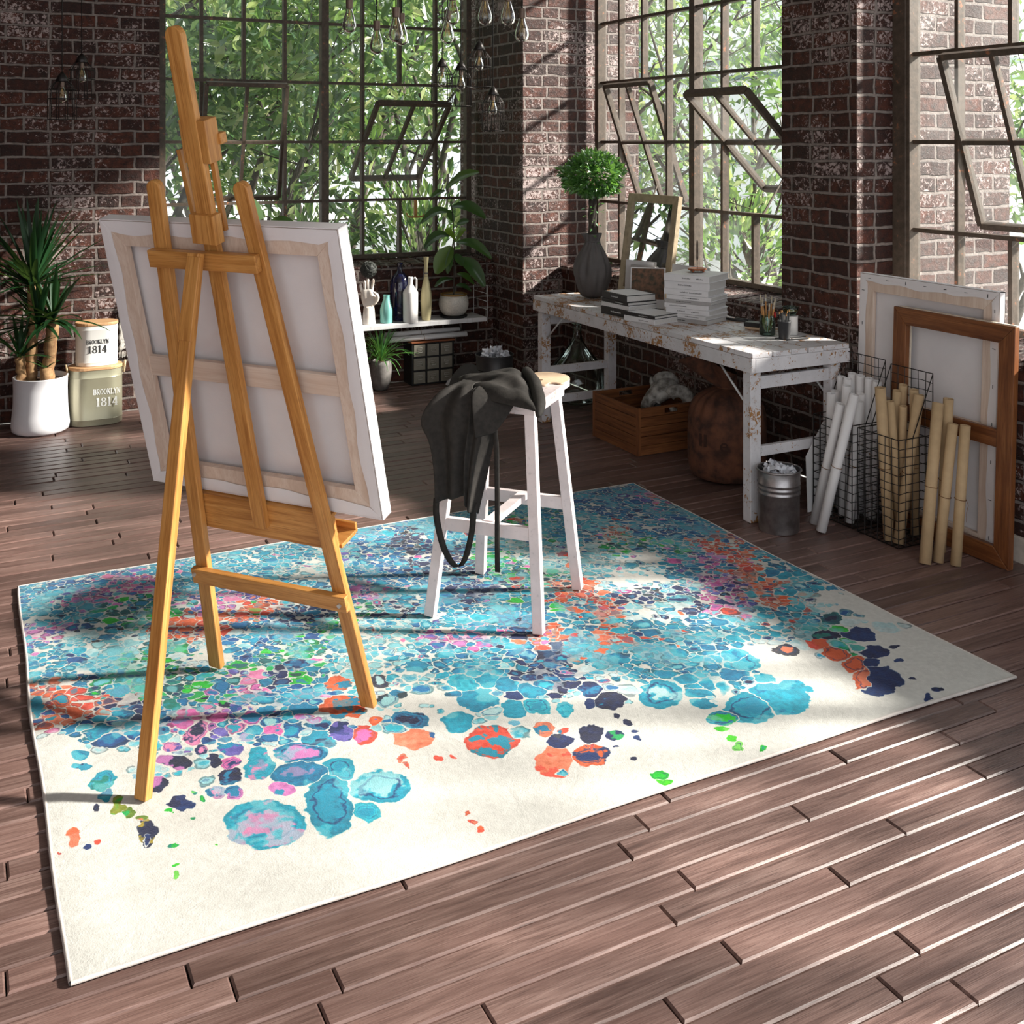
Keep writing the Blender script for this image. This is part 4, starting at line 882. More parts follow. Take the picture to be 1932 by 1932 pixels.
pal = [(1.885,3.585),(1.935,3.625),(1.985,3.615),(2.015,3.57),(2.02,3.52),(1.995,3.465),(1.96,3.435),(1.935,3.425),(1.925,3.445),(1.905,3.455),(1.89,3.44),(1.87,3.43),(1.85,3.46),(1.85,3.52)]
def smooth_poly(p, n=5):
    out = []; k = len(p)
    for i in range(k):
        a, b_, c_, d_ = (Vector(p[(i+j-1) % k]) for j in range(4))
        for t_ in range(n):
            t = t_/n; out.append(tuple(.5*((2*b_)+(-a+c_)*t+(2*a-5*b_+4*c_-d_)*t*t+(-a+3*b_-3*c_+d_)*t**3)))
    return out
def plate_with_hole(mb, outer, hole, z0, z1):
    n, k = len(outer), len(hole); bm = bmesh.new()
    vo = [bm.verts.new((x, y, z1)) for x, y in outer]; vh = [bm.verts.new((x, y, z1)) for x, y in hole]
    es = [bm.edges.new((vo[i], vo[(i+1) % n])) for i in range(n)]+[bm.edges.new((vh[i], vh[(i+1) % k])) for i in range(k)]
    bmesh.ops.triangle_fill(bm, use_beauty=True, edges=es)
    ex = bmesh.ops.extrude_face_region(bm, geom=list(bm.faces)); 
    for g in ex['geom']:
        if isinstance(g, bmesh.types.BMVert): g.co.z = z0
    bmesh.ops.recalc_face_normals(bm, faces=bm.faces); bm.verts.index_update()
    mb.add([v.co[:] for v in bm.verts], [[v.index for v in f.verts] for f in bm.faces]); bm.free()
b = MB(); plate_with_hole(b, smooth_poly(pal), [(1.887+.016*math.cos(2*PI*i/14), 3.505+.011*math.sin(2*PI*i/14)) for i in range(14)], .7735, .7795)
tag(b.build('paint_palette', M['palette_wood'], origin=(1.93, 3.52, .7735), bevel=.001), 'pale wooden kidney-shaped palette with thumb hole lying on the stool', 'palette')

def lerp_path(p, n):
    p = [Vector(x) for x in p]; d = [0]
    for i in range(1, len(p)): d.append(d[-1]+(p[i]-p[i-1]).length)
    out = []
    for k in range(n):
        s = d[-1]*k/(n-1); i = max(j for j in range(len(d)) if d[j] <= s+1e-9); i = min(i, len(p)-2)
        t = (s-d[i])/(d[i+1]-d[i]); a, b_, c_, e_ = p[max(i-1, 0)], p[i], p[i+1], p[min(i+2, len(p)-1)]
        out.append(.5*((2*b_)+(c_-a)*t+(2*a-5*b_+4*c_-e_)*t*t+(-a+3*b_-3*c_+e_)*t**3))
    return out
cl = thing('work_apron', 'crumpled charcoal work apron draped over the stool, straps hanging down', 'apron', (1.62, 3.40, .772))
def drape(name, left, right, folds, amp, n=16, k=14, ph=0., mid=0.):
    L, Q = lerp_path(left, n), lerp_path(right, n); P = []
    for i in range(n):
        row = []
        for j in range(k):
            t = j/(k-1); p = L[i].lerp(Q[i], t); f = min(1, i/(n*.35))
            row.append(p-q2*(amp*f*math.sin(folds*2*PI*t+ph+i*.07)+mid*math.sin(PI*t)))
        P.append(row)
    b = MB(); b.grid(P); return b.build(name, M['cloth'], cl, smooth=True, solid=.004, sub=1)
drape('hanging_panel', [(1.640,3.625,.788),(1.561,3.469,.815),(1.467,3.449,.793),(1.403,3.459,.700),(1.424,3.427,.646),(1.435,3.410,.563),(1.437,3.403,.491),(1.436,3.398,.430)],
      [(1.70,3.50,.79),(1.573,3.396,.819),(1.542,3.344,.793),(1.529,3.328,.707),(1.519,3.328,.641),(1.513,3.331,.574),(1.510,3.333,.517),(1.509,3.333,.458)], 1.6, .014, ph=.5)
drape('hanging_panel', [(1.66,3.46,.79),(1.553,3.361,.811),(1.533,3.332,.757),(1.520,3.322,.687),(1.505,3.318,.600),(1.502,3.320,.533),(1.502,3.320,.477),(1.503,3.319,.427)],
      [(1.74,3.40,.79),(1.640,3.305,.790),(1.616,3.295,.722),(1.612,3.300,.651),(1.606,3.313,.603),(1.600,3.330,.526),(1.587,3.340,.457),(1.574,3.350,.383)], 1.6, .013, ph=2.2, mid=.015)
drape('bib_flap', [(1.62,3.42,.815),(1.534,3.320,.806),(1.524,3.297,.764),(1.524,3.286,.716),(1.527,3.279,.665)],
      [(1.76,3.33,.80),(1.672,3.250,.786),(1.643,3.248,.750),(1.616,3.250,.714),(1.586,3.260,.679)], .8, .003, n=10, ph=1.)
# the folded heap on the seat
A, B_, C_, D_ = Vector((1.615,3.64,.782)), Vector((1.880,3.605,.782)), Vector((1.668,3.105,.775)), Vector((1.545,3.372,.785)); P = []
for i in range(40):
    row = []
    for j in range(40):
        u, v = i/39, j/39; p = (A.lerp(B_, u)).lerp(D_.lerp(C_, u), v)
        e = (max(0, math.sin(PI*u))*max(0, math.sin(PI*v)))**.40
        h = .044*e+.020*math.exp(-((u-.84)/.13)**2)*e+.006*math.sin(9*u+5*v)*e+.008*math.sin(4*u-15*v)*e+.005*math.sin(25*v+9*u)*e+.010*math.exp(-((v-.45-.2*u)/.05)**2)*e
        row.append(p+EZ*(h+.0*u))
    P.append(row)
b = MB(); b.grid(P); b.build('folded_heap', M['cloth'], cl, smooth=True, solid=.004, sub=1)
rollp = [Vector((1.885,3.60,.800)), Vector((1.84,3.50,.806)), Vector((1.80,3.38,.806)), Vector((1.745,3.25,.798)), Vector((1.69,3.13,.782)), Vector((1.665,3.098,.758))]
b = MB(); b.tube(lerp_path(rollp, 14), [.010,.018,.022,.023,.022,.024,.025,.024,.022,.024,.024,.022,.018,.008], 12); b.build('rolled_edge', M['cloth'], cl, smooth=True, sub=1)
def ribbon(name, path, w, wd, mat, parent, n=30):
    Q = lerp_path(path, n); wd = Vector(wd).normalized(); b = MB(); b.grid([[p-wd*w/2, p+wd*w/2] for p in Q]); return b.build(name, mat, parent, smooth=True, solid=.003)
ribbon('neck_strap', [(1.435,3.392,.45),(1.432,3.389,.400),(1.440,3.385,.343),(1.455,3.377,.281),(1.478,3.366,.233),(1.498,3.355,.216),(1.515,3.346,.236),(1.530,3.339,.287),(1.541,3.334,.349),(1.546,3.335,.43)], .022, (.75,-.65,.25), M['cloth'], cl)
ribbon('tie_strap', [(1.592,3.262,.69),(1.595,3.270,.680),(1.599,3.268,.633),(1.601,3.268,.548),(1.602,3.268,.464),(1.602,3.268,.380),(1.602,3.268,.296),(1.603,3.268,.211)], .017, q1, M['cloth'], cl)

# ------------------------------------------------------------------ table
tb = thing('work_table', 'long plank table with flaking white paint along the window wall', 'table', (3.31, 4.7, 0))
TX0, TX1, TY0, TY1, TZ = 3.03, 3.59, 3.70, 5.70, .74
ws = [.115, .105, .095, .09, .155]; x = TX0
for i, w in enumerate(ws):
    beam('plank', (x+w/2, TY0-.004*(i % 2), TZ-.011), (x+w/2, TY1, TZ-.011), w-.007, .022, EX, M['table'], tb, .002); x += w
az0, az1 = .655, TZ-.023
beam('apron', (TX0+.011, TY0, (az0+az1)/2), (TX0+.011, TY1, (az0+az1)/2), az1-az0, .022, EZ, M['table'], tb)
beam('apron', (TX1-.011, TY0, (az0+az1)/2), (TX1-.011, TY1, (az0+az1)/2), az1-az0, .022, EZ, M['table'], tb)
beam('apron', (TX0+.023, TY0+.011, (az0+az1)/2), (TX1-.023, TY0+.011, (az0+az1)/2), az1-az0, .022, EZ, M['table'], tb)
beam('apron', (TX0+.023, TY1-.011, (az0+az1)/2), (TX1-.023, TY1-.011, (az0+az1)/2), az1-az0, .022, EZ, M['table'], tb)
for yy in (TY0+.055, TY1-.055):
    for xx in (TX0+.047, TX1-.055): beam('leg', (xx, yy, 0), (xx, yy, .70), .058, .052, EX, M['table'], tb, .003)
for yy in (TY0+.055, TY1-.055):
    beam('end_rail', (TX0+.076, yy, .600), (TX1-.084, yy, .600), .055, .024, EZ, M['table'], tb)
    beam('end_rail', (TX0+.076, yy, .300), (TX1-.084, yy, .300), .045, .024, EZ, M['table'], tb)
beam('end_rail', (TX0+.076, TY1-.055, .125), (TX1-.084, TY1-.055, .125), .045, .024, EZ, M['table'], tb)
for yy, s in ((TY0+.085, 1), (TY1-.085, -1)):
    for xx in (TX0+.047, TX1-.055):
        b = MB(); b.tube([(xx, yy+s*.01, .50), (xx, yy+s*.20, .65)], .005, 8); b.build('metal_brace', M['white_wire'], tb, smooth=True)
for z in (.31, .29): 
    b = MB(); b.tube([(TX0+.085, TY0+.040, z), (TX0+.085, TY0+.034, z)], .007, 10); b.build('bolt', M['white_wire'], tb)

# ------------------------------------------------------------------ on the table
TT = TZ+.0005
# gathered clay vase with a clipped little tree
vs = thing('topiary_pot', 'grey vase shaped like a gathered sack holding a clipped green tree', 'potted plant', (3.293, 5.453, TT))
vc = (3.293, 5.453, TT)
prof = [(.066,0),(.080,.04),(.097,.09),(.109,.14),(.109,.18),(.096,.22),(.076,.26),(.056,.30),(.041,.325),(.041,.335),(.050,.355),(.062,.38),(.050,.372),(.036,.34),(.0,.33)]
def pleat(w, z):
    f = .25+.75*min(1, z/.15) if z < .33 else 1
    return 1+f*(.055*math.sin(9*w+2.0*z*6)+.035*math.sin(14*w-z*20)+(.16*math.sin(3*w+1)+.10*math.sin(5*w) if z > .345 else 0))
b = MB(); b.lathe(prof, vc, 90, fn=pleat, caps=True); b.build('vase', M['concrete'], vs, smooth=True, sub=1)
b = MB(); b.tube([(vc[0]+.042*math.cos(a), vc[1]+.042*math.sin(a), vc[2]+.330) for a in [2*PI*i/24 for i in range(25)]], .004, 6); b.build('tie_cord', M['concrete'], vs, smooth=True)
b = MB()
for k in range(4):
    a = k*PI/2; b.tube([(vc[0]+.014*math.cos(a+.9*t), vc[1]+.014*math.sin(a+.9*t), vc[2]+.30+.062*t) for t in range(6)], [.013]*5+[.009], 8)
b.build('trunk', M['bark'], vs, smooth=True)
b = MB(); r = np.random.RandomState(3); n = 2600
d = r.normal(0, 1, (n, 3)); d /= np.linalg.norm(d, axis=1)[:, None]; rad = r.uniform(.55, 1, n)**.5
lump = 1+.12*np.sin(d[:, 0]*6+1)*np.sin(d[:, 1]*5)+.08*np.sin(d[:, 2]*9)
Pp = np.array([vc[0]+.0, vc[1], 1.455])+d*(rad*lump)[:, None]*np.array([.165, .165, .125])
leaf_cloud(b, Pp, d, .036, 5, aspect=.55); r = np.random.RandomState(9)
P5 = np.array([vc[0]-.03, vc[1]-.10, 1.30])+r.normal(0, 1, (46, 3))*np.array([.03, .03, .12])
leaf_cloud(b, P5, r.normal(0, 1, (46, 3)), .026, 6, aspect=.5); b.build('foliage', M['leaf_topiary'], vs)

# leaning mirror
mr = thing('table_mirror', 'pale wood framed mirror leaning against the window on the table', 'mirror', (3.545, 5.235, TT))
m0 = Vector((3.510, 5.270, TT+.005)); ma = Vector((.04, -1, 0)).normalized(); mu = Vector((.135, .0, 1)).normalized(); mn = ma.cross(mu).normalized()
if mn.x > 0: mn = -mn
mw, mh, fw, td = .485, .605, .050, .030
Oo = [(-mw/2, 0), (mw/2, 0), (mw/2, mh), (-mw/2, mh)]; Ii = [(-mw/2+fw, fw), (mw/2-fw, fw), (mw/2-fw, mh-fw), (-mw/2+fw, mh-fw)]
def frame_piece(root, name, q, poly, o0, o1, mat, bev=.002):
    b = MB(); v = [q(u, w_, o0) for u, w_ in poly]+[q(u, w_, o1) for u, w_ in poly]; n = len(poly)
    b.add(v, [tuple(range(n)), tuple(range(2*n-1, n-1, -1))]+[(j, n+j, n+(j+1) % n, (j+1) % n) for j in range(n)]); return b.build(name, mat, root, bevel=bev, weld=True)
mq = lambda u, v, o: m0+ma*u+mu*v+mn*o
for k in range(4): frame_piece(mr, 'frame_rail', mq, [Oo[k], Oo[(k+1) % 4], Ii[(k+1) % 4], Ii[k]], 0, -td, M['silver_trim'])
frame_piece(mr, 'mirror_glass', mq, [(-mw/2+fw-.004, fw-.004), (mw/2-fw+.004, fw-.004), (mw/2-fw+.004, mh-fw+.004), (-mw/2+fw-.004, mh-fw+.004)], -.012, -.016, M['mirror'], 0)

def book(label, c, ang, w, l, h, cover, spine_txt=None, group=None, up=None, top=None, stripes=0, seed=0):
    """Closed book lying flat: spine along the local -x side; c = centre of its underside."""
    root = thing('book', label, 'book', c, group); m = Matrix.Translation(Vector(c)) @ (Matrix.Rotation(ang, 4, 'Z') if up is None else up)
    t = .0028; b = MB()
    b.box((-w/2, -l/2, 0), (w/2, l/2, t), m); b.box((-w/2, -l/2, h-t), (w/2, l/2, h), m); b.box((-w/2-.001, -l/2, 0), (-w/2+t, l/2, h), m)
    b.build('cover', M[cover], root, bevel=.0008)
    b = MB(); b.box((-w/2+t, -l/2+.004, t), (w/2-.005, l/2-.004, h-t), m); b.build('pages', M['pages'], root)
    if top: b = MB(); b.box((-w/2+.012, -l/2+.012, h), (w/2-.012, l/2-.012, h+.0006), m); b.build('cover_art', M[top], root)
    rr = random.Random(seed)
    for i in range(stripes):
        y0 = -l/2+.02+rr.random()*l*.5; ln = rr.uniform(.03, .09); z0 = h*.30; b = MB(); y = y0
        while y < min(y0+ln, l/2-.012):
            s = rr.uniform(.003, .006); zc = h*rr.uniform(.50, .62); b.box((-w/2-.0016, y, h*.40), (-w/2-.0008, y+s*.45, zc), m); y += s
        b.build('spine_lettering', M['ink_black' if cover != 'book_black' else 'ink_white'], root)
    return root
G1 = 'short stack of books'; z = TT
for lb, cov, h, top, st_ in (('dark grey book at the bottom of the short book stack', 'book_black', .040, None, 1), ('white book in the short stack, above the bottom dark book', 'book_white', .022, None, 0),
                        ('black-spined white book second from top of the short stack', 'book_black', .018, 'book_white', 1), ('black-spined book with cream cover on top of the short stack', 'book_black', .034, 'book_white', 1)):
    a = R(rg.uniform(-5, 5)+4); book(lb, (3.150, 4.845, z), a, .185, .235, h, cov, group=G1, top=top, stripes=st_, seed=int(h*1000)); z += h+.0008
z = TT
for lb, cov, h, top in (('white book lying flat in front of the stacks, under a dark-edged one', 'book_white', .026, None), ('thin dark-edged book with white cover, lying flat in front of the stacks', 'book_black', .016, 'book_white')):
    book(lb, (3.148, 4.622, z), R(12), .195, .215, h, cov, group='flat pair of books', top=top, stripes=1, seed=3); z += h+.0008
z = TT
TS = [('patterned grey paperback at the bottom of the tall book stack','book_grey',.022),('white book second from the bottom of the tall stack','book_white',.020),('white book third from the bottom of the tall stack','book_white',.026),
      ('white book with long black title, fourth from bottom of tall stack','book_white',.024),('grey paperback in the middle of the tall stack','book_grey',.018),('white book with black block letters, fourth from top of tall stack','book_white',.022),
      ('cream book third from the top of the tall stack','book_white',.032),('thick white book second from the top of the tall stack','book_white',.040),('wide white book on top of the tall stack, under the copper stand','book_white',.034)]
for i, (lb, cov, h) in enumerate(TS):
    w_ = .205+.035*(i == 8)+rg.uniform(-.01, .01); book(lb, (3.352+rg.uniform(-.006, .006), 4.528+rg.uniform(-.008, .008), z), R(24+rg.uniform(-4, 4)), w_, .245+rg.uniform(-.012, .01), h, cov, group='tall stack of books', stripes=2 if i not in (7,) else 1, seed=i+20); z += h+.0006
zt = z
cs = thing('copper_stand', 'little copper tray on ball feet with rusty rod, on the tall book stack', 'stand', (3.37, 4.545, zt))
b = MB(); b.lathe([(.0,.010),(.046,.010),(.050,.013),(.050,.020),(.046,.018),(.0,.016)], (3.37, 4.545, zt), 28, sx=1, sy=.9); b.build('tray', M['copper'], cs, smooth=True)
for k in range(4): b = MB(); b.sphere((3.37+.038*math.cos(k*PI/2+.4), 4.545+.034*math.sin(k*PI/2+.4), zt+.0065), .0062, 10, 8); b.build('foot', M['copper'], cs, smooth=True)
b = MB(); b.tube([(3.37, 4.545, zt+.016), (3.37, 4.545, zt+.155)], [.0022, .0020], 8); b.build('stem', M['rod'], cs)
b = MB(); b.lathe([(.003,0),(.0055,.01),(.005,.05),(.0045,.085),(.003,.10)], (3.37, 4.545, zt+.06), 10); b.build('spindle', M['rod'], cs, smooth=True)
# upright books leaning behind the stacks
def standing(label, c, ang, w, l, h, cover, lean=0, top=None):
    up = Matrix.Rotation(ang, 4, 'Z') @ Matrix.Rotation(lean, 4, 'Y') @ Matrix(((0,0,1,0),(0,-1,0,0),(1,0,0,0),(0,0,0,1)))
    return up
GL = {  # strokes in a unit-high letter: bars (x0, y0, x1, y1, half width) and bows (cx, cy, rx, ry, from, to, half width)
 'B': (.72, [(.16,0,.16,1,.09),(.04,.03,.30,.03,.04),(.04,.97,.30,.97,.04),(.16,.53,.40,.53,.04)], [(.36,.75,.20,.22,-90,90,.075),(.36,.27,.24,.24,-90,90,.08)]),
 'R': (.76, [(.16,0,.16,1,.09),(.04,.03,.30,.03,.04),(.04,.97,.30,.97,.04),(.36,.50,.62,.04,.075),(.54,.03,.74,.03,.04)], [(.36,.73,.21,.24,-90,90,.075)]),
 'O': (.78, [], [(.39,.5,.28,.45,0,360,.085)]),
 'K': (.78, [(.16,0,.16,1,.09),(.04,.03,.30,.03,.04),(.04,.97,.30,.97,.04),(.18,.42,.58,.96,.05),(.32,.58,.62,.04,.085),(.48,.97,.72,.97,.04),(.50,.03,.76,.03,.04)], []),
 'L': (.66, [(.16,0,.16,1,.09),(.04,.03,.58,.03,.04),(.04,.97,.30,.97,.04),(.57,.03,.57,.26,.04)], []),
 'Y': (.74, [(.14,.97,.38,.46,.085),(.62,.97,.38,.46,.05),(.37,.03,.37,.48,.085),(.24,.03,.50,.03,.04),(.03,.97,.28,.97,.04),(.50,.97,.73,.97,.04)], []),
 'N': (.80, [(.15,0,.15,1,.05),(.64,0,.64,1,.05),(.15,.96,.64,.04,.09),(.04,.03,.27,.03,.04),(.03,.97,.22,.97,.04),(.53,.97,.76,.97,.04)], []),
 '1': (.56, [(.28,0,.28,1,.10),(.10,.03,.46,.03,.04),(.12,.86,.28,.96,.05)], []),
 '8': (.70, [], [(.35,.755,.20,.20,0,360,.075),(.35,.27,.25,.235,0,360,.085)]),
 '4': (.70, [(.46,0,.46,1,.09),(.06,.30,.64,.30,.05),(.08,.30,.44,.96,.045),(.32,.03,.60,.03,.04)], [])}
def slab_text(text, m, h, mat, parent, name, width=1.0, stretch=1.0):
    """Slab-serif letters centred on m's origin; x along the line, y up, thin relief along z."""
    b = MB(); W = sum(GL[c][0] for c in text); x = -W/2; sc = width/W; k = 0
    for c in text:
        w, bars, bows = GL[c]
        P = lambda u, v: ((x+u)*sc, v*h)
        for x0, y0, x1, y1, hw in bars:
            a, e = Vector(P(x0, y0)), Vector(P(x1, y1)); d = (e-a).normalized(); nn = Vector((-d.y, d.x))*hw*(sc*abs(d.y)+h*abs(d.x)); k += 1
            b.prism([tuple(a-nn), tuple(e-nn), tuple(e+nn), tuple(a+nn)], 0, .0005+.00001*k, m)
        for cx_, cy_, rx, ry, t0, t1, hw in bows:
            n = 20; k += 1; oo, ii = [], []
            for i in range(n+1):
                t = R(t0+(t1-t0)*i/n); oo.append(P(cx_+(rx+hw)*math.cos(t), cy_+(ry+hw*.6)*math.sin(t))); ii.append(P(cx_+(rx-hw)*math.cos(t), cy_+(ry-hw*.6)*math.sin(t)))
            z = .0005+.00001*k; v = [m @ Vector((q[0], q[1], z)) for q in oo]+[m @ Vector((q[0], q[1], z)) for q in ii]; b.add(v, [(i, i+1, n+2+i, n+1+i) for i in range(n)])
        x += w
    return b.build(name, mat, parent)
def upright_book(label, c, yaw, tilt, w, hgt, th, cover, art=None, text=None):
    """Standing book: cover faces local +x, spine at local -y; yaw about z, tilted backwards."""
    root = thing('book', label, 'book', c, 'books standing upright on the table')
    m = Matrix.Translation(Vector(c)) @ Matrix.Rotation(yaw, 4, 'Z') @ Matrix.Rotation(tilt, 4, 'Y'); t = .0028; b = MB()
    b.box((-th/2, -w/2, 0), (-th/2+t, w/2, hgt), m); b.box((th/2-t, -w/2, 0), (th/2, w/2, hgt), m); b.box((-th/2, -w/2-.001, 0), (th/2, -w/2+t, hgt), m); b.build('cover', M[cover], root, bevel=.0008)
    b = MB(); b.box((-th/2+t, -w/2+t, .004), (th/2-t, w/2-.005, hgt-.004), m); b.build('pages', M['pages'], root)
    if art:
        b = MB(); b.box((th/2, -w/2+.006, hgt*.22), (th/2+.0007, w/2-.006, hgt-.006), m); b.build('cover_art', M[art], root)
    b = MB(); rr = random.Random(int(c[1]*100)); zz = hgt*.2
    while zz < hgt*.75: s = rr.uniform(.006, .012); b.box((-th*.22, -w/2-.0019, zz), (th*.22, -w/2-.0009, zz+s*.6), m); zz += s
    b.build('spine_lettering', M['ink_black'], root)
    if text: lettering(text, m @ Matrix.Translation((th/2+.001, -w*.30, hgt*.05)) @ Matrix(((0,0,1,0),(1,0,0,0),(0,1,0,0),(0,0,0,1))), .055, M['ink_white'], root, 'cover_title')
    return root
def lettering(text, m, size, mat, parent, name='lettering', bold=.0, width=1.0, ext=.0004, fn=None, align='LEFT'):
    """Text as a thin mesh; local x along the line, y up the letters, z out of the surface."""
    cu = bpy.data.curves.new(name, 'FONT'); cu.body = text; cu.size = size; cu.extrude = ext; cu.offset = bold; cu.align_x = align; cu.resolution_u = 3
    to = bpy.data.objects.new(name, cu); C.objects.link(to); dg = bpy.context.evaluated_depsgraph_get(); dg.update()
    me = bpy.data.meshes.new_from_object(to.evaluated_get(dg)); bpy.data.objects.remove(to); bpy.data.curves.remove(cu)
    me.materials.clear(); me.materials.append(mat)
    for v in me.vertices:
        p = Vector((v.co.x*width, v.co.y, v.co.z)); v.co = m @ (fn(p) if fn else p)
    o = bpy.data.objects.new(name, me); C.objects.link(o); return adopt(o, parent)
upright_book('tall white album standing behind the book stacks, left one', (3.435, 5.175, TT), R(198), R(-4), .20, .235, .026, 'book_white')
upright_book('grey-white book standing between the white album and tilted brown cover', (3.415, 5.110, TT), R(198), R(-4), .17, .215, .030, 'book_grey')
upright_book('tilted book with painted brown cover and white title, leaning on upright books', (3.345, 4.962, TT), R(232), R(-17), .19, .225, .020, 'book_white', 'book_brown', 'Wi')
b_ = upright_book('white album standing behind the tall stack', (3.530, 4.845, TT), R(190), R(-6), .26, .235, .022, 'book_white')

# jar of brushes, cup of pencils, mug with bowl
jr = thing('brush_jar', 'greenish glass jar on the table holding wooden paint brushes', 'jar', (3.398, 4.035, TT))
b = MB(); b.lathe([(.034,0),(.037,.004),(.037,.078),(.033,.086),(.035,.094),(.0325,.094),(.031,.086),(.0345,.076),(.0345,.006),(.0,.005)], (3.398, 4.035, TT), 28); b.build('glass', M['glass_jar'], jr, smooth=True)
rr = random.Random(5); BR = []
for i in range(8):
    a = i*PI/4+.3; lean_ = .016+.010*rr.random(); c0 = Vector((3.398+.0185*math.cos(a), 4.035+.0185*math.sin(a), TT+.007)); c1 = Vector((3.398+(lean_+.012)*math.cos(a), 4.035+(lean_+.012)*math.sin(a), TT+.115+.04*rr.random()))
    BR.append((c0, c1))
adj = ['nearest the window', 'leaning toward the window', 'leaning away from the books', 'in the middle of the jar', 'leaning toward the books', 'with tallest tip', 'closest to the black cup', 'at the front of the jar']
for i, (c0, c1) in enumerate(BR):
    br = thing('paint_brush', 'wooden paint brush in the glass jar, '+adj[i], 'brush', c0, 'brushes in the jar'); dd = (c1-c0).normalized()
    b = MB(); b.tube([c0, c0.lerp(c1, .5), c0.lerp(c1, .78), c1], [.0022, .0034, .0042, .0030], 8); b.build('handle', M['brush_wood'], br, smooth=True)
    b = MB(); b.tube([c1, c1+dd*.014], .0032, 8); b.build('ferrule', M['steel'], br)
    b = MB(); b.tube([c1+dd*.014, c1+dd*.024, c1+dd*.036], [.0032, .0040, .0006], 8); b.build('bristles', M['bristle'], br, smooth=True)
for nm, mt, p, lb in (('paint_tube', 'green_paint', (3.388, 4.020, TT+.066), 'small teal paint tube stuck in the brush jar'), ('paint_tube', 'red_paint', (3.421, 4.010, TT+.083), 'small red-capped paint tube stuck in the brush jar')):
    b = MB(); b.lathe([(.0,0),(.007,.001),(.008,.014),(.005,.019),(.005,.026),(.0,.026)], p, 12); tag(b.build(nm, M[mt], smooth=True, origin=p), lb, 'paint tube')
cp = thing('pencil_cup', 'dark zinc cup of pencils near the table end', 'cup', (3.394, 3.912, TT))
b = MB(); b.lathe([(.023,0),(.025,.003),(.0305,.078),(.032,.080),(.032,.084),(.029,.084),(.023,.004),(.0,.004)], (3.394, 3.912, TT), 28); b.build('cup', M['cup_dark'], cp, smooth=True)
adj = ['leaning left', 'leaning toward the brush jar', 'upright in the middle', 'leaning right', 'at the back', 'nearest the table end']
for i in range(6):
    a = i*PI/3+.2; c0 = Vector((3.394+.012*math.cos(a), 3.912+.012*math.sin(a), TT+.006)); c1 = Vector((3.394+.022*math.cos(a), 3.912+.022*math.sin(a), TT+.118+.014*math.sin(i*3))); dd = (c1-c0).normalized()
    pc = thing('pencil', 'black pencil in the dark cup, '+adj[i], 'pencil', c0, 'pencils in the cup')
    b = MB(); b.tube([c0, c1], .0033, 6); b.build('shaft', M['ink_black'], pc); b = MB(); b.tube([c1, c1+dd*.012], [.0033, .0006], 6); b.build('tip', M['brush_wood'], pc)
mg = thing('white_mug', 'white enamel mug behind the dark pencil cup', 'mug', (3.500, 3.990, TT))
b = MB(); b.lathe([(.031,0),(.0335,.003),(.0335,.088),(.035,.090),(.032,.090),(.030,.006),(.0,.006)], (3.500, 3.990, TT), 28); b.build('mug', M['tin_white'], mg, smooth=True)
bw_ = thing('glass_bowl', 'small glass bowl with amber resin resting in the white mug', 'bowl', (3.500, 3.990, TT+.0905))
b = MB(); b.lathe([(.012,0),(.026,.008),(.036,.028),(.038,.042),(.036,.042),(.033,.028),(.022,.010),(.0,.006)], (3.500, 3.990, TT+.0905), 28); b.build('glass', M['glass_jar'], bw_, smooth=True)
b = MB(); b.lathe([(.0,.007),(.020,.010),(.031,.024),(.0,.026)], (3.500, 3.990, TT+.0905), 24); b.build('resin', M['amber'], bw_, smooth=True)
for p0, p1, lb in (((3.352,3.925,TT+.004),(3.515,3.905,TT+.004),'black pencil lying on the table, the one nearer the wall'),((3.372,3.875,TT+.004),(3.490,3.858,TT+.004),'black pencil lying on the table beside the dark cup, nearer the edge')):
    p0, p1 = Vector(p0), Vector(p1); pc = thing('pencil', lb, 'pencil', p0, 'pencils lying on the table'); dd = (p1-p0).normalized()
    b = MB(); b.tube([p0, p1], .0036, 6); b.build('shaft', M['ink_black'], pc); b = MB(); b.tube([p1, p1+dd*.014], [.0036, .0006], 6); b.build('tip', M['brush_wood'], pc)
for k, (p0, p1, p2, lb) in enumerate((((3.480,4.490,TT+.008),(3.525,4.345,TT+.008),(3.565,4.215,TT+.004),'black-handled palette knife nearer the books'),((3.530,4.440,TT+.008),(3.560,4.330,TT+.008),(3.575,4.240,TT+.012),'black-handled palette knife nearer the wall'))):
    kn = thing('palette_knife', lb, 'palette knife', p0); b = MB(); b.tube([p0, Vector(p0).lerp(Vector(p1), .5), p1], [.006, .0075, .005], 10); b.build('handle', M['ink_black'], kn, smooth=True)
    b = MB(); b.tube([p1, p2], [.0022, .0016], 6); b.build('blade', M['steel'], kn)
wb_ = thing('wide_brush', 'wide dark brush with wooden edge lying by the glass jar', 'brush', (3.45, 4.17, TT))
m = Matrix.Translation((3.455, 4.175, TT)) @ Matrix.Rotation(R(-62), 4, 'Z')
b = MB(); b.box((-.055,-.030,0),(.05,.030,.012), m); b.build('wooden_base', M['palette_wood'], wb_, bevel=.004); b = MB(); b.box((-.060,-.030,.012),(.045,.030,.034), m); b.build('dark_body', M['book_black'], wb_, bevel=.005)

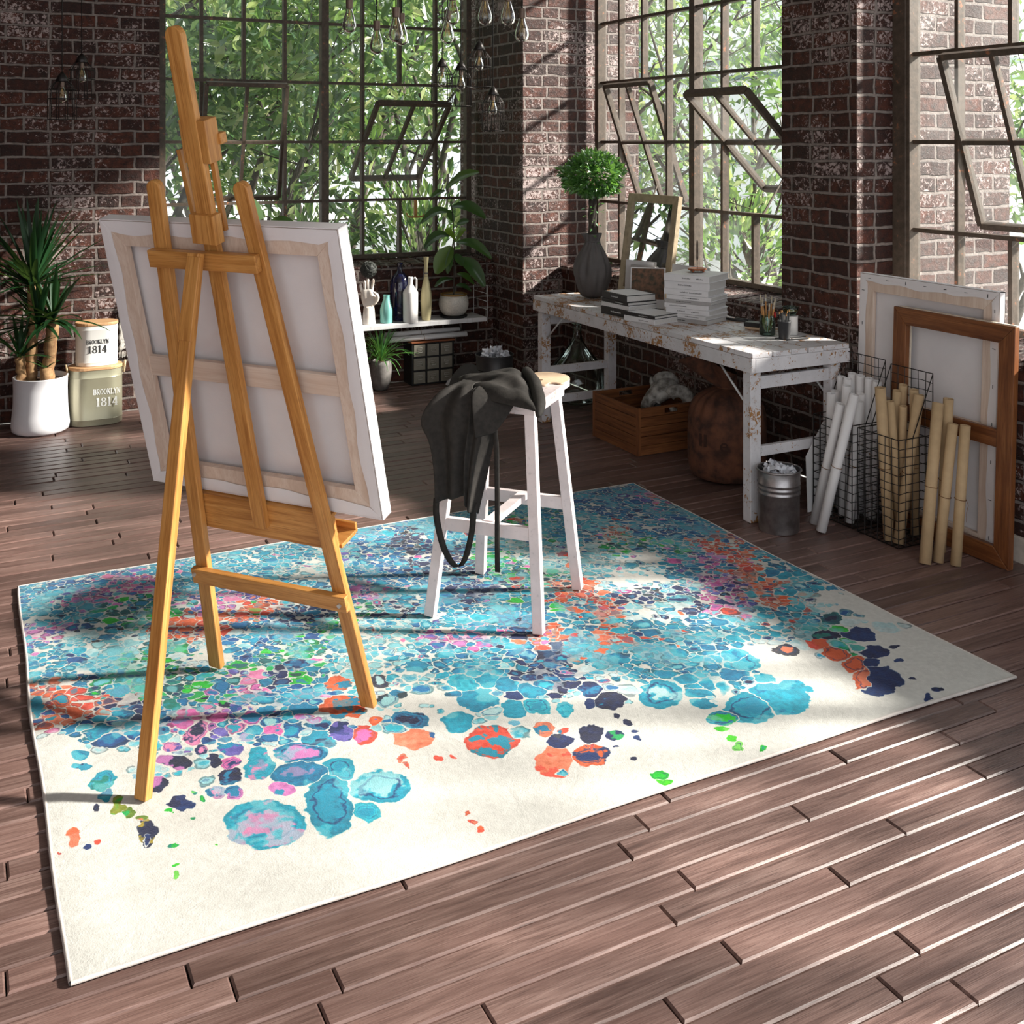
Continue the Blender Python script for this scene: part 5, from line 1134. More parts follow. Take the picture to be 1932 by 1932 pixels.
# ------------------------------------------------------------------ under the table
VR = Vector((.8919, -.4523, 0)); VF = Vector((.4523, .8919, 0))      # handy horizontal pair of directions
dj = thing('demijohn', 'big green glass demijohn standing on the floor behind the table end', 'bottle', (3.50, 5.985, 0))
b = MB(); pr = [(.0,.0),(.10,0),(.16,.012),(.185,.05),(.192,.10),(.186,.16),(.165,.215),(.128,.27),(.085,.32),(.050,.365),(.032,.405),(.026,.44),(.026,.485),(.034,.492),(.034,.505),(.024,.508)]
b.lathe(pr, (3.50, 5.985, 0), 48, caps=False); b.build('glass_body', M['glass_green'], dj, smooth=True, sub=1)
b = MB(); b.tube([(3.50+.0325*math.cos(a), 5.985+.0325*math.sin(a), .498) for a in [2*PI*i/24 for i in range(25)]], .006, 8); b.build('lip_ring', M['glass_green'], dj, smooth=True)

cr = thing('wooden_crate', 'slatted orange-brown wooden crate under the table', 'crate', (3.385, 5.02, 0))
X0, X1, Y0, Y1, CH = 3.170, 3.600, 4.790, 5.250, .250; tk = .014; nsl = 5; sh = CH/nsl
def slat_panel(name, axis, at, lo, hi, slot):
    b = MB()
    for i in range(nsl):
        z0, z1 = i*sh+.001, (i+1)*sh-.0015
        def piece(l0, l1, a, c):
            if axis == 'x': b.box((at, l0, a), (at+tk, l1, c))
            else: b.box((l0, at, a), (l1, at+tk, c))
        if i == nsl-1 and slot:
            m_ = (lo+hi)/2; piece(lo, m_-.045, z0, z1); piece(m_+.045, hi, z0, z1); piece(m_-.045, m_+.045, z0+.034, z1); piece(m_-.045, m_+.045, z0, z0+.008)
        else: piece(lo, hi, z0, z1)
    return b.build(name, M['crate_x' if axis == 'y' else 'crate_y'], cr, bevel=.0015)
def wood_axis(src, key, ax):
    m = src.copy(); m.name = key
    for l in list(m.node_tree.links):
        pass
    tc = [n for n in m.node_tree.nodes if n.type == 'TEX_COORD'][0]
    mp = m.node_tree.nodes.new('ShaderNodeMapping'); mp.inputs['Rotation'].default_value = (0, PI/2, 0) if ax == 'x' else (PI/2, 0, 0)
    outs = [l.to_socket for l in m.node_tree.links if l.from_node == tc]
    for s_ in outs: m.node_tree.links.new(mp.outputs[0], s_)
    m.node_tree.links.new(tc.outputs['Object'], mp.inputs[0]); return m
M['crate_x'] = wood_axis(M['crate'], 'crate_wood_x', 'x'); M['crate_y'] = wood_axis(M['crate'], 'crate_wood_y', 'y')
slat_panel('slatted_side', 'x', X0, Y0+.016, Y1-.016, False); slat_panel('slatted_side', 'x', X1-tk, Y0+.016, Y1-.016, False)
slat_panel('slatted_end', 'y', Y0, X0+.016, X1-.016, True); slat_panel('slatted_end', 'y', Y1-tk, X0+.016, X1-.016, True)
for xx in (X0+.006, X1-.022+.006):
    for yy in (Y0+.006, Y1-.016): beam('corner_post', (xx+.002, yy+.002, 0), (xx+.002, yy+.002, CH+.002), .020, .020, EX, M['crate'], cr, .001)
b = MB(); b.box((X0+.015, Y0+.015, .004), (X1-.015, Y1-.015, .014)); b.build('floor_board', M['crate_x'], cr)

# horned animal skull lying in the crate
sk0 = Vector((3.475, 4.945, .235))
sk = thing('ram_skull', 'mottled white horned ram skull lying in the wooden crate', 'skull', sk0)
def skv(r, u, f=0): return sk0+VR*r+EZ*u+VF*f
def blob(b, c, rad, ax=(1,1,1)):
    b.sphere((0,0,0), 1, 20, 14); k = 20*15
    for i in range(len(b.v)-k, len(b.v)):
        x, y, z = b.v[i]; b.v[i] = tuple(c+VR*(x*rad*ax[0])+VF*(y*rad*ax[1])+EZ*(z*rad*ax[2]))
b = MB()
P = []; n = 14; m_ = 20
axis_p = [skv(-.145,-.055,-.01), skv(-.130,-.035,-.012), skv(-.105,-.005,-.012), skv(-.070,.025,-.005), skv(-.030,.050,.01), skv(.015,.062,.03), skv(.045,.055,.05), skv(.06,.045,.06)]
rad = [.018,.036,.046,.054,.062,.056,.036,.008]
b.tube(lerp_path(axis_p, 16), list(np.interp(np.linspace(0, 7, 16), range(8), rad)), 18)
b.build('cranium', M['bone'], sk, smooth=True, sub=1)
b = MB(); b.tube([skv(-.083,-.012,-.062), skv(-.070,-.022,-.068), skv(-.062,-.03,-.060)], [.012,.022,.012], 12); b.build('eye_socket_shade', M['ink_black'], sk, smooth=True)  # black plug standing in for the shade inside the hollow
b = MB(); b.tube([skv(-.083+.029*math.cos(a)*.8,-.018+.024*math.sin(a),-.066) for a in [2*PI*i/18 for i in range(19)]], .0065, 8); b.build('brow_ring', M['bone'], sk, smooth=True)
hc = skv(.045, -.002, -.045); ang = np.linspace(2.5, 2.5-5.35, 22)
pts = [hc+VR*((.060-.0005*i)*math.cos(a))+EZ*((.062-.0005*i)*math.sin(a))-VF*(.0012*i*1.2) for i, a in enumerate(ang)]
b = MB(); b.tube(pts, list(np.interp(range(22), [0, 8, 16, 21], [.034, .037, .027, .010])), 14); b.build('horn', M['bone'], sk, smooth=True)
hc2 = skv(-.010, .055, .085); ang = np.linspace(2.9, -.5, 12)
b = MB(); b.tube([hc2+VR*(.055*math.cos(a))+EZ*(.050*math.sin(a)) for a in ang], list(np.interp(range(12), [0, 6, 11], [.030, .034, .028])), 12); b.build('horn', M['bone'], sk, smooth=True)
b = MB(); b.tube([skv(-.075,.045,.05), skv(-.088,.085,.055), skv(-.092,.112,.055)], [.016,.013,.006], 10); b.build('horn_tip', M['bone'], sk, smooth=True)

# tied burlap sack
sa = thing('burlap_sack', 'rust brown tied burlap sack with faded letters, under the table', 'sack', (3.375, 4.31, 0))
sc_ = (3.375, 4.31, 0)
pr = [(.0,.0),(.12,.0),(.160,.008),(.180,.03),(.190,.07),(.193,.15),(.192,.25),(.188,.315),(.174,.362),(.146,.398),(.100,.424),(.056,.438),(.044,.444)]
def puck(w, z):
    t = max(0, min(1, (z-.26)/.14)); return 1+.06*t*math.sin(17*w)+.012*math.sin(3*w+9*z)+.010*math.sin(5*w-14*z)
b = MB(); b.lathe(pr, sc_, 72, fn=puck, caps=True); b.build('sack_body', M['sack'], sa, smooth=True, sub=1)
b = MB(); b.tube([(sc_[0]+.044*math.cos(a), sc_[1]+.044*math.sin(a), .442) for a in [2*PI*i/20 for i in range(21)]], .008, 8); b.build('neck_tie', M['sack'], sa, smooth=True)
P = []
for i in range(9):
    v = i/8; row = []
    for j in range(37):
        w = 2*PI*j/36; rr_ = (.038+.085*v**.8)*(1+.42*v*math.sin(3*w+.6)+.18*v*math.sin(5*w)); row.append((sc_[0]+rr_*math.cos(w)-.06*v*VR.x, sc_[1]+rr_*math.sin(w)-.06*v*VR.y, .437+v*(.135+.045*math.sin(2*w+1))))
    P.append(row)
b = MB(); b.grid(P); b.build('gathered_top', M['sack'], sa, smooth=True, solid=.004)
cdir = math.atan2(-VF.y, -VF.x)
def wrap(cx, cy, r0, a0):
    return lambda p: Vector((cx+(r0+p.z)*math.cos(a0+p.x/r0), cy+(r0+p.z)*math.sin(a0+p.x/r0), p.y))
I4 = Matrix.Identity(4)
lettering('e', I4, .095, M['ink_sack'], sa, 'printed_letter', .001, 1.0, .0015, wrap(sc_[0], sc_[1], .1945, cdir-.26+.0), 'CENTER').location.z += .172
lettering('ll', I4, .085, M['ink_sack'], sa, 'printed_letter', .001, 1.5, .0015, wrap(sc_[0], sc_[1], .1945, cdir-.82), 'CENTER').location.z += .185

# ------------------------------------------------------------------ bins and buckets
def shreds(name, label, c, r, n, seed, zr):
    rr = random.Random(seed); b = MB()
    for i in range(n):
        a = rr.uniform(0, 2*PI); d = r*math.sqrt(rr.random())*.85; p = Vector((c[0]+d*math.cos(a), c[1]+d*math.sin(a), c[2]+zr*(1-(d/r)**2)*rr.uniform(.3, 1)))
        dr = Vector((rr.uniform(-1,1), rr.uniform(-1,1), rr.uniform(-.3,.7))).normalized(); s = dr.orthogonal().normalized()*rr.uniform(.006, .011); L = rr.uniform(.03, .055); k = dr.cross(s).normalized()
        row = [(p+dr*(L*(t-.5))+k*(.016*math.sin(t*PI*1.3+i))) for t in (0, .25, .5, .75, 1)]
        q = [[(x-s)*1, (x+s)*1] for x in row]
        for row_ in q:
            for x in row_:
                dx, dy = x.x-c[0], x.y-c[1]; m_ = math.hypot(dx, dy)
                if m_ > r*.93: x.x = c[0]+dx*r*.93/m_; x.y = c[1]+dy*r*.93/m_
                x.z = max(x.z, c[2]-.02)
        b.grid(q)
    return tag(b.build(name, M['crumple'], origin=c, smooth=True), label, 'paper', kind='stuff')
bk = thing('metal_bucket', 'ribbed galvanised metal bucket by the front table leg', 'bucket', (3.115, 3.625, 0))
cx, cy = 3.115, 3.625
b = MB(); b.lathe([(.0,.004),(.084,.0),(.086,.006),(.087,.155),(.090,.158),(.090,.164),(.0875,.168),(.0875,.176),(.0905,.179),(.0905,.185),(.088,.189),(.088,.196),(.091,.199),(.091,.204),(.0885,.207),(.091,.252),(.094,.254),(.094,.259),(.090,.259),(.086,.206),(.083,.01),(.0,.010)], (cx, cy, 0), 48)
b.build('bucket_wall', M['galv'], bk, smooth=True, angle=R(50))
b = MB(); b.tube([(cx+.093*math.cos(a), cy+.093*math.sin(a), .258) for a in [2*PI*i/40 for i in range(41)]], .004, 8); b.build('rim', M['galv'], bk, smooth=True)
shreds('shredded_paper', 'white shredded paper filling the galvanised bucket', (cx, cy, .225), .080, 70, 3, .055)
gb_ = thing('grey_bin', 'dark grey ribbed metal bin behind the stool', 'bin', (3.02, 6.20, 0)); cx, cy = 3.02, 6.20
b = MB(); b.lathe([(.0,.004),(.100,0),(.103,.006),(.112,.19),(.116,.194),(.113,.20),(.117,.206),(.114,.212),(.118,.218),(.115,.224),(.119,.300),(.124,.302),(.124,.308),(.118,.308),(.100,.01),(.0,.01)], (cx, cy, 0), 48); b.build('bin_wall', M['dark_metal'], gb_, smooth=True, angle=R(50))
shreds('shredded_paper', 'pale shredded paper heaped in the dark grey bin', (cx, cy, .275), .108, 90, 4, .075)
ld = MB(); mm = Matrix.Translation((2.842, 6.258, .128)) @ Vector((-.82,-.30,.50)).to_track_quat('Z', 'Y').to_matrix().to_4x4()
ld.lathe([(.0,-.004),(.120,-.004),(.126,-.010),(.129,-.010),(.129,.004),(.0,.007)], (0,0,0), 44, m=mm); tag(ld.build('bin_lid', M['dark_metal'], smooth=True, angle=R(40), origin=(2.842, 6.258, 0)), 'round dark lid propped against the grey bin', 'lid')
P = []; rr = random.Random(2)
for i in range(9):
    P.append([(2.93+.012*i+.01*rr.random(), 6.64+.018*j+.01*rr.random(), .004+.055*math.sin(PI*i/8)*abs(math.sin(1.1*j+.5*i))+.012*rr.random()) for j in range(8)])
b = MB(); b.grid(P); tag(b.build('crumpled_sheet', M['crumple'], origin=(2.98, 6.70, 0), solid=.001), 'crumpled white sheet on the floor near the drawer cabinet', 'paper')

# ------------------------------------------------------------------ wire baskets, rolls, card
def wire_panel(mb, o, a, u, w, h, nw, nh, rr, wob=.003, r=.0017):
    o, a, u = Vector(o), Vector(a), Vector(u)
    for i in range(nw+1):
        x = w*i/nw; mb.tube([o+a*(x+(rr.uniform(-wob, wob) if 0 < i < nw else 0))+u*(h*j/4) for j in range(5)], r*(1.35 if i in (0, nw) else 1), 5)
    for j in range(nh+1):
        z = h*j/nh; mb.tube([o+a*(w*i/4)+u*(z+(rr.uniform(-wob, wob) if 0 < j < nh else 0)) for i in range(5)], r*(1.35 if j in (0, nh) else 1), 5)
def basket(label, x0, x1, y0, y1, hf, hb, seed):
    root = thing('wire_basket', label, 'basket', ((x0+x1)/2, (y0+y1)/2, .003)); rr = random.Random(seed); z = .003
    b = MB(); wire_panel(b, (x0, y0, z), EY, EZ, y1-y0, hf, 6, 12, rr); b.build('front_panel', M['wire'], root)
    for yy in (y0, y1): b = MB(); wire_panel(b, (x0, yy, z), EX, EZ, x1-x0, hf, 5, 12, rr); b.build('side_panel', M['wire'], root)
    b = MB(); wire_panel(b, (x1, y0, z), EY, EZ, y1-y0, hb, 6, 18, rr); b.build('back_panel', M['wire'], root)
    b = MB(); wire_panel(b, (x0, y0, z), EX, EY, x1-x0, y1-y0, 5, 6, rr, .001); b.build('bottom_panel', M['wire'], root)
    for yy in (y0, y1): b = MB(); b.tube([(x1, yy, hb), (x1-.115, yy, hf)], .0024, 6); b.build('brace', M['wire'], root)
basket('tall wire basket holding the kraft paper rolls', 3.390, 3.583, 3.222, 3.448, .437, .690, 1)
basket('tall wire basket holding the white paper rolls, beside the table leg', 3.390, 3.583, 3.480, 3.716, .437, .700, 2)

def roll(label, p0, p1, r, mat, group, twine=True, tail=0, name='paper_roll'):
    p0, p1 = Vector(p0), Vector(p1); L = (p1-p0).length; root = thing(name, label, 'paper roll', p0, group); m = frame_m(p0, p1-p0, VR)
    b = MB(); n = 28; turns = 2.2; seg = 60; v = []; f = []
    for i in range(seg+1):
        t = i/seg; a = 2*PI*turns*t; rad = r*(1-.22*t)
        for z in (0, L): v.append(m @ Vector((rad*math.cos(a), rad*math.sin(a), z+(.002*math.sin(a) if z else 0))))
    for i in range(seg): f.append((2*i, 2*i+1, 2*i+3, 2*i+2))
    b.add(v, f); b.build('sheet', M[mat], root, smooth=True, solid=.0012)
    if twine:
        h = L*.47; b = MB(); b.tube([m @ Vector(((r+.0012)*math.cos(a), (r+.0012)*math.sin(a), h+.003*math.sin(a))) for a in [2*PI*i/22 for i in range(23)]], .0014, 5)
        if tail: b.tube([m @ Vector((r+.002, 0, h)), m @ Vector((r+.010, -.004, h-.02)), m @ Vector((r+.004, -.006, h-.05)), m @ Vector((r+.007, -.004, h-.085))], .0009, 5)
        b.build('twine', M['twine'], root, smooth=True)
    return root
WR = 'white paper rolls'; KR = 'kraft paper rolls'
roll('white paper roll leaning outside the wire basket, in front of all others', (3.252,3.518,.001), (3.400,3.477,.574), .0215, 'paper', WR)
roll('white paper roll leaning outside the basket, just behind the front one', (3.292,3.605,.001), (3.382,3.539,.523), .0205, 'paper', WR)
WL = [((3.420,3.655),(3.435,3.653,.539),'white roll in the basket nearest the table leg, lower tip'),((3.450,3.685),(3.485,3.683,.539),'white roll at the back of the basket next to the table leg'),
 ((3.520,3.690),(3.530,3.690,.597),'white roll in the far corner of the basket toward the table'),((3.557,3.650),(3.557,3.650,.616),'tallest white roll against the basket back wires'),
 ((3.500,3.652),(3.524,3.645,.597),'white roll in the middle row, second from the table'),((3.462,3.612),(3.482,3.608,.578),'white roll right behind the leaning front rolls'),
 ((3.557,3.602),(3.557,3.600,.616),'wide white roll in the middle of the back row'),((3.557,3.555),(3.557,3.548,.614),'white roll in the back row beside the kraft rolls, farther one'),
 ((3.535,3.512),(3.560,3.505,.609),'white roll in the basket closest to the kraft rolls'),((3.482,3.558),(3.512,3.553,.549),'short white roll tucked behind the front short one'),
 ((3.425,3.530),(3.470,3.518,.529),'short white roll at the front of the white basket')]
for p, q, lb in WL: roll(lb, (p[0], p[1], .009), q, .0195, 'paper', WR, tail=0)
KL = [((3.418,3.300),(3.424,3.354,.626),.0225,'tall kraft roll at the front of its basket nearest the white rolls'),((3.472,3.290),(3.472,3.345,.565),.017,'thin kraft roll beside the tall front one'),
 ((3.518,3.380),(3.528,3.362,.600),.018,'kraft roll standing at the back wires, left one'),((3.560,3.400),(3.560,3.358,.622),.018,'kraft roll at the back wires with the highest tip'),
 ((3.560,3.295),(3.560,3.300,.614),.0185,'kraft roll at the back wires, right one'),((3.425,3.256),(3.535,3.250,.606),.0225,'wide kraft roll slanting across the kraft basket'),((3.506,3.318),(3.512,3.312,.548),.016,'shorter kraft roll in the middle of its basket')]
for p, q, r_, lb in KL: roll(lb, (p[0], p[1], .009), q, r_, 'kraft', KR)
roll('kraft roll standing outside, first one right of the wire basket', (3.365,3.064,.001), (3.523,3.141,.597), .0235, 'kraft', KR)
roll('kraft roll standing behind the three outside ones, against the frame', (3.520,3.125,.001), (3.570,3.130,.610), .021, 'kraft', KR)
roll('kraft roll standing outside, middle one of the three by the frame', (3.424,3.053,.001), (3.528,3.071,.528), .021, 'kraft', KR)
roll('kraft roll standing outside, nearest the brown frame stile, loose twine end', (3.459,2.998,.001), (3.550,3.030,.528), .021, 'kraft', KR, tail=1)
b = MB(); mcd = Matrix(((1,0,0,0),(0,0,-1,3.728),(0,1,0,0),(0,0,0,1)))
b.prism([(3.366,.001),(3.50,.001),(3.50,.40),(3.455,.392),(3.356,.25)], 0, .003, mcd); tag(b.build('white_card', M['paper'], origin=(3.43, 3.727, 0)), 'white card standing between the bucket and the wire basket', 'card')

make_canvas('leaning_canvas', 'large blank canvas turned to the wall, leaning behind the brown frame', (3.634, 3.345, .001), -EY, Vector((.040, 0, 1)).normalized(), Vector((-1, 0, .040)).normalized(), .752, 1.055, .030, staples=True, seed=4)
bf = thing('brown_picture_frame', 'empty brown oak frame with crossbar leaning against the canvas', 'frame', (3.61, 3.175, 0))
f0 = Vector((3.592, 3.172, .001)); fu = Vector((.040, 0, 1)).normalized(); fa = -EY; fn_ = Vector((-1, 0, .040)).normalized(); fw_, fh_, fm = .612, .935, .072
fq = lambda u, v, o: f0+fa*u+fu*v+fn_*o
O4 = [(-fw_/2, 0), (fw_/2, 0), (fw_/2, fh_), (-fw_/2, fh_)]; I4_ = [(-fw_/2+fm, fm), (fw_/2-fm, fm), (fw_/2-fm, fh_-fm), (-fw_/2+fm, fh_-fm)]
M['oak_dark_y'] = wood_axis(M['oak_dark'], 'brown_oak_y', 'y')
for k in range(4): frame_piece(bf, 'frame_rail', fq, [O4[k], O4[(k+1) % 4], I4_[(k+1) % 4], I4_[k]], 0, -.028, M['oak_dark' if k % 2 else 'oak_dark_y'], .003)
frame_piece(bf, 'crossbar', fq, [(-fw_/2+fm, .455), (fw_/2-fm, .455), (fw_/2-fm, .525), (-fw_/2+fm, .525)], -.003, -.024, M['oak_dark_y'], .002)
for u0, u1 in ((-fw_/2+fm, -fw_/2+fm+.006), (fw_/2-fm-.006, fw_/2-fm)): frame_piece(bf, 'light_inner_edge', fq, [(u0, fm), (u1, fm), (u1, fh_-fm), (u0, fh_-fm)], -.024, -.030, M['frame_edge'], 0)
frame_piece(bf, 'light_top_edge', fq, [(-fw_/2+.02, fh_), (fw_/2, fh_), (fw_/2, fh_+.004), (-fw_/2+.02, fh_+.004)], -.010, -.028, M['frame_edge'], 0)

# ------------------------------------------------------------------ left corner: yucca and tins
def blades(mb, c, n, L, w, seed, up=.9, droop=.9, az=None, spread=1.0, el0=.15, el1=1.35):
    rr = random.Random(seed); c = Vector(c)
    for i in range(n):
        a = rr.uniform(0, 2*PI) if az is None else rr.uniform(*az); el = rr.uniform(el0, el1); l = L*rr.uniform(.65, 1.1); d = Vector((math.cos(a)*math.cos(el)*spread, math.sin(a)*math.cos(el)*spread, math.sin(el))).normalized()
        s = d.cross(EZ).normalized() if abs(d.z) < .98 else Vector((1, 0, 0)); p = c+d*.01; row = []; k = 9; dr = droop*rr.uniform(.5, 1.2)
        for j in range(k):
            t = j/(k-1); ww = w*rr.uniform(.97, 1.03)*(.55+.9*t if t < .4 else .91*(1-((t-.4)/.6)**1.7))
            nrm = s.cross(d).normalized()
            row.append([p-s*ww/2+nrm*ww*.18, p.copy(), p+s*ww/2+nrm*ww*.18]); d = (d+Vector((0, 0, -dr*.05*(1+t)))).normalized(); p = p+d*(l/(k-1))
        mb.grid(row)
yu = thing('potted_yucca', 'yucca with three bare canes in a white ribbed pot in the corner', 'potted plant', (.41, 6.77, 0)); yc = (.41, 6.77)
b = MB(); b.lathe([(.0,.004),(.135,0),(.152,.012),(.157,.04),(.152,.09),(.146,.15),(.143,.24),(.146,.308),(.149,.312),(.143,.314),(.138,.308),(.136,.26),(.0,.26)], (*yc, 0), 64, fn=lambda w, z: 1+.003*math.sin(z*400)); b.build('pot', M['pot_white'], yu, smooth=True)
b = MB(); b.lathe([(.0,.287),(.08,.290),(.139,.282)], (*yc, 0), 40, fn=lambda w, z: 1+.02*math.sin(9*w)); b.build('soil', M['soil'], yu, smooth=True)
canes = [((.36,6.78,.27),(.375,6.79,.83),.030,'tall'), ((.445,6.76,.27),(.475,6.75,.63),.034,'mid'), ((.315,6.74,.27),(.300,6.735,.435),.026,'low')]
for p, q, r_, nm in canes:
    p, q = Vector(p), Vector(q); b = MB(); b.tube([p.lerp(q, t/9)+Vector((.004*math.sin(t*2), .004*math.cos(t*3), 0)) for t in range(10)], [r_*(1+.10*math.sin(t*2.7)) for t in range(10)], 14); b.build('cane', M['bark_pale'], yu, smooth=True)
b = MB(); b.tube([(.44,6.70,.27),(.435,6.695,.37)], [.036,.034], 14); b.build('cane_stub', M['bark_pale'], yu, smooth=True)
b = MB(); blades(b, (.375,6.79,.82), 70, .50, .036, 1, el0=.1, el1=1.45, droop=.75); blades(b, (.478,6.75,.625), 34, .40, .034, 2, az=(R(50), R(325)), el0=.0, el1=1.25, droop=1.1); blades(b, (.40,6.77,.60), 26, .38, .034, 7, az=(R(50), R(310)), el0=.0, el1=1.3, droop=1.1); blades(b, (.300,6.735,.43), 22, .30, .028, 3, el0=.1, el1=1.3, droop=.9)
blades(b, (.435,6.695,.365), 5, .12, .018, 4, el0=.3, el1=1.0)
# keep blades out of the wall
b.v = [(x, min(y_, 7.018-.0), max(z_, .02)) for x, y_, z_ in b.v]; b.build('leaves', M['leaf_yucca'], yu, smooth=True)

def stadium(a, bb, n=14):
    """Oval outline, long axis x, half sizes a and bb."""
    s = a-bb; out = []
    for i in range(n+1): t = -PI/2+PI*i/n; out.append((s+bb*math.cos(t), bb*math.sin(t)))
    for i in range(n+1): t = PI/2+PI*i/n; out.append((-s+bb*math.cos(t), bb*math.sin(t)))
    return out
def tin(label, c, a, bb, h, mat, ink, bands, tx, ts, handles):
    root = thing('storage_tin', label, 'tin', c); c = Vector(c); b = MB(); zs = [(0, 1.0), (.006, 1.006)]
    for z in bands: zs += [(z-.004, 1.006), (z, 1.022), (z+.004, 1.006)]
    zs += [(h-.004, 1.006), (h, 1.015)]; P = []
    for z, k in zs:
        out = stadium(a*k, bb*k); P.append([(c.x+x, c.y+y_, c.z+z) for x, y_ in out+out[:1]])
    b.grid(P); b.add([(c.x+x, c.y+y_, c.z+.002) for x, y_ in stadium(a, bb)], [tuple(range(len(stadium(a, bb))))]); b.build('tin_body', M[mat], root, smooth=True, weld=True, angle=R(35))
    b = MB(); b.prism([(c.x+x, c.y+y_) for x, y_ in stadium(a*1.03, bb*1.04)], c.z+h+.0005, c.z+h+.019); b.build('wooden_lid', M['lid_x'], root, bevel=.004)
    mt = lambda dx, z: Matrix(((1,0,0,c.x+dx),(0,0,-1,c.y-bb*1.006-.0008),(0,1,0,c.z+z),(0,0,0,1)))
    slab_text('BROOKLYN', mt(tx, h*ts[0]), ts[2], M[ink], root, 'printed_word', ts[4]); slab_text('1814', mt(tx, h*ts[1]), ts[3], M[ink], root, 'printed_year', ts[5])
    if handles:
        for s in (-1, 1):
            e = c+Vector((s*a*.96, -bb*.45*0-.02, 0)); b = MB(); pts = [e+Vector((s*.012*math.sin(PI*t/10)+s*.010, -.030+.060*t/10, h*.90+.062*math.sin(PI*t/10))) for t in range(11)]
            b.tube(pts, .0055, 8); b.build('rope_handle', M['rope'], root, smooth=True)
M['lid_x'] = wood_axis(M['lid'], 'lid_wood_x', 'x')
tin('oval olive metal tin with wooden lid, standing on the floor', (.712, 6.83, .001), .148, .097, .320, 'tin_olive', 'ink_white', (.035, .275), .052, (.56, .345, .032, .050, .150, .125), True)
tin('oval white tin with wooden lid, standing on the olive tin', (.720, 6.845, .3415), .117, .080, .232, 'tin_white', 'ink_black', (.02, .21), -.004, (.56, .33, .024, .042, .128, .108), False)
# woven hanging partly hidden by the canvas
wv = thing('woven_hanging', 'white knotted wall hanging on a cord between the tins and the canvas', 'wall hanging', (.95, 7.0, .40))
P = []
for i in range(24):
    P.append([(.865+.19*j/16+.004*math.sin(i*1.1), 7.012+.006*math.sin(i*2.1+j*1.7), .64-.27*i/23+.03*math.sin(PI*j/16)*(i > 20)) for j in range(17)])
b = MB(); b.grid(P); b.build('woven_panel', M['rope_white'], wv, smooth=True, solid=.008)
b = MB()
for j in range(22): x = .868+.0085*j; b.tube([(x, 7.012, .37), (x+.002*math.sin(j*3), 7.010, .335+.004*math.sin(j*2))], .002, 5)
b.build('fringe', M['rope_white'], wv)
b = MB(); b.tube([(.872, 7.015, .64), (.885, 7.02, .70), (.93, 7.022, .80), (1.03, 7.018, .64)], .004, 6); b.build('hanging_cord', M['rope_white'], wv, smooth=True)

# ------------------------------------------------------------------ shelf niche
sh_ = thing('wall_shelf', 'white wall shelf below the wide window, with wire end bracket', 'shelf', (2.3, 6.91, .425))
o = beam('shelf_board', (1.45, 6.91, .425), (3.25, 6.91, .425), .238, .030, EY, M['shelf_white'], sh_, .003)
b = MB()
for yy in (6.80, 7.022): b.tube([(3.256, yy, .40), (3.256, yy, .66)], .003, 6)
for z in (.655, .60, .545, .49): b.tube([(3.256, 6.80, z), (3.256, 7.022, z)], .0025, 6)
b.build('wire_bracket', M['white_wire'], sh_, smooth=True)
SZ = .4405
hd = thing('plaster_hand', 'white plaster hand sculpture on the shelf, fingers pointing up', 'sculpture', (2.425, 6.885, SZ))
HB = Vector((2.425, 6.885, SZ))
def skin_mesh(name, chains, mat, parent, sub=2):
    me = bpy.data.meshes.new(name); vs, es, rs = [], [], []
    for ch in chains:
        for i, (p, r_, link_) in enumerate(ch):
            if i == 0 and link_ is not None: prev = link_; continue
            vs.append(tuple(p)); rs.append(r_); 
            if not (i == 0 and link_ is None): es.append((prev, len(vs)-1))
            prev = len(vs)-1
    me.from_pydata(vs, es, []); o = bpy.data.objects.new(name, me); C.objects.link(o); m = o.modifiers.new('skin', 'SKIN'); m.use_smooth_shade = True
    for i, r_ in enumerate(rs): me.skin_vertices[0].data[i].radius = r_ if hasattr(r_, '__len__') else (r_, r_)
    me.skin_vertices[0].data[0].use_root = True
    s = o.modifiers.new('sub', 'SUBSURF'); s.levels = s.render_levels = sub; me.materials.append(mat); return adopt(o, parent)
def hp(r_, u, f=0): return HB+VR*r_+EZ*u+VF*f
b = MB(); b.lathe([(.0,.0),(.047,.0),(.047,.006),(.043,.03),(.040,.07),(.036,.105),(.033,.118),(.0,.118)], HB, 28, sx=1, sy=.8); b.build('forearm', M['plaster_hand'], hd, smooth=True)
b = MB(); P = []
for u, w0, w1, d in ((.108,-.032,.030,.024),(.128,-.040,.040,.027),(.155,-.049,.050,.029),(.180,-.054,.050,.027),(.205,-.054,.036,.024),(.226,-.050,.028,.020),(.234,-.046,.024,.010)):
    cxx = (w0+w1)/2; hw = (w1-w0)/2; P.append([hp(cxx+hw*math.cos(a), u, d*math.sin(a)*(1 if math.sin(a) > 0 else .72+.5*abs(math.cos(a)))) for a in [2*PI*i/24 for i in range(25)]])
b.grid(P); b.add([P[-1][i] for i in range(24)], [tuple(range(24))]); b.build('palm', M['plaster_hand'], hd, smooth=True, weld=True, sub=1)
for nm, p in (('little_finger', [(-.044,.215,0),(-.049,.236,-.008),(-.052,.256,-.016),(-.051,.268,-.030)]), ('ring_finger', [(-.024,.220,0),(-.026,.250,-.008),(-.026,.276,-.020),(-.025,.288,-.036)]),
              ('middle_finger', [(-.003,.222,0),(-.004,.256,-.002),(-.006,.288,-.004),(-.007,.304,-.006)]), ('index_finger', [(.018,.218,0),(.024,.250,0),(.028,.282,-.001),(.030,.300,-.003)])):
    b = MB(); b.tube(lerp_path([hp(*q) for q in p], 12), list(np.interp(range(12), [0, 4, 8, 10, 11], [.0105, .0098, .0092, .0075, .003])), 12); b.build(nm, M['plaster_hand'], hd, smooth=True)
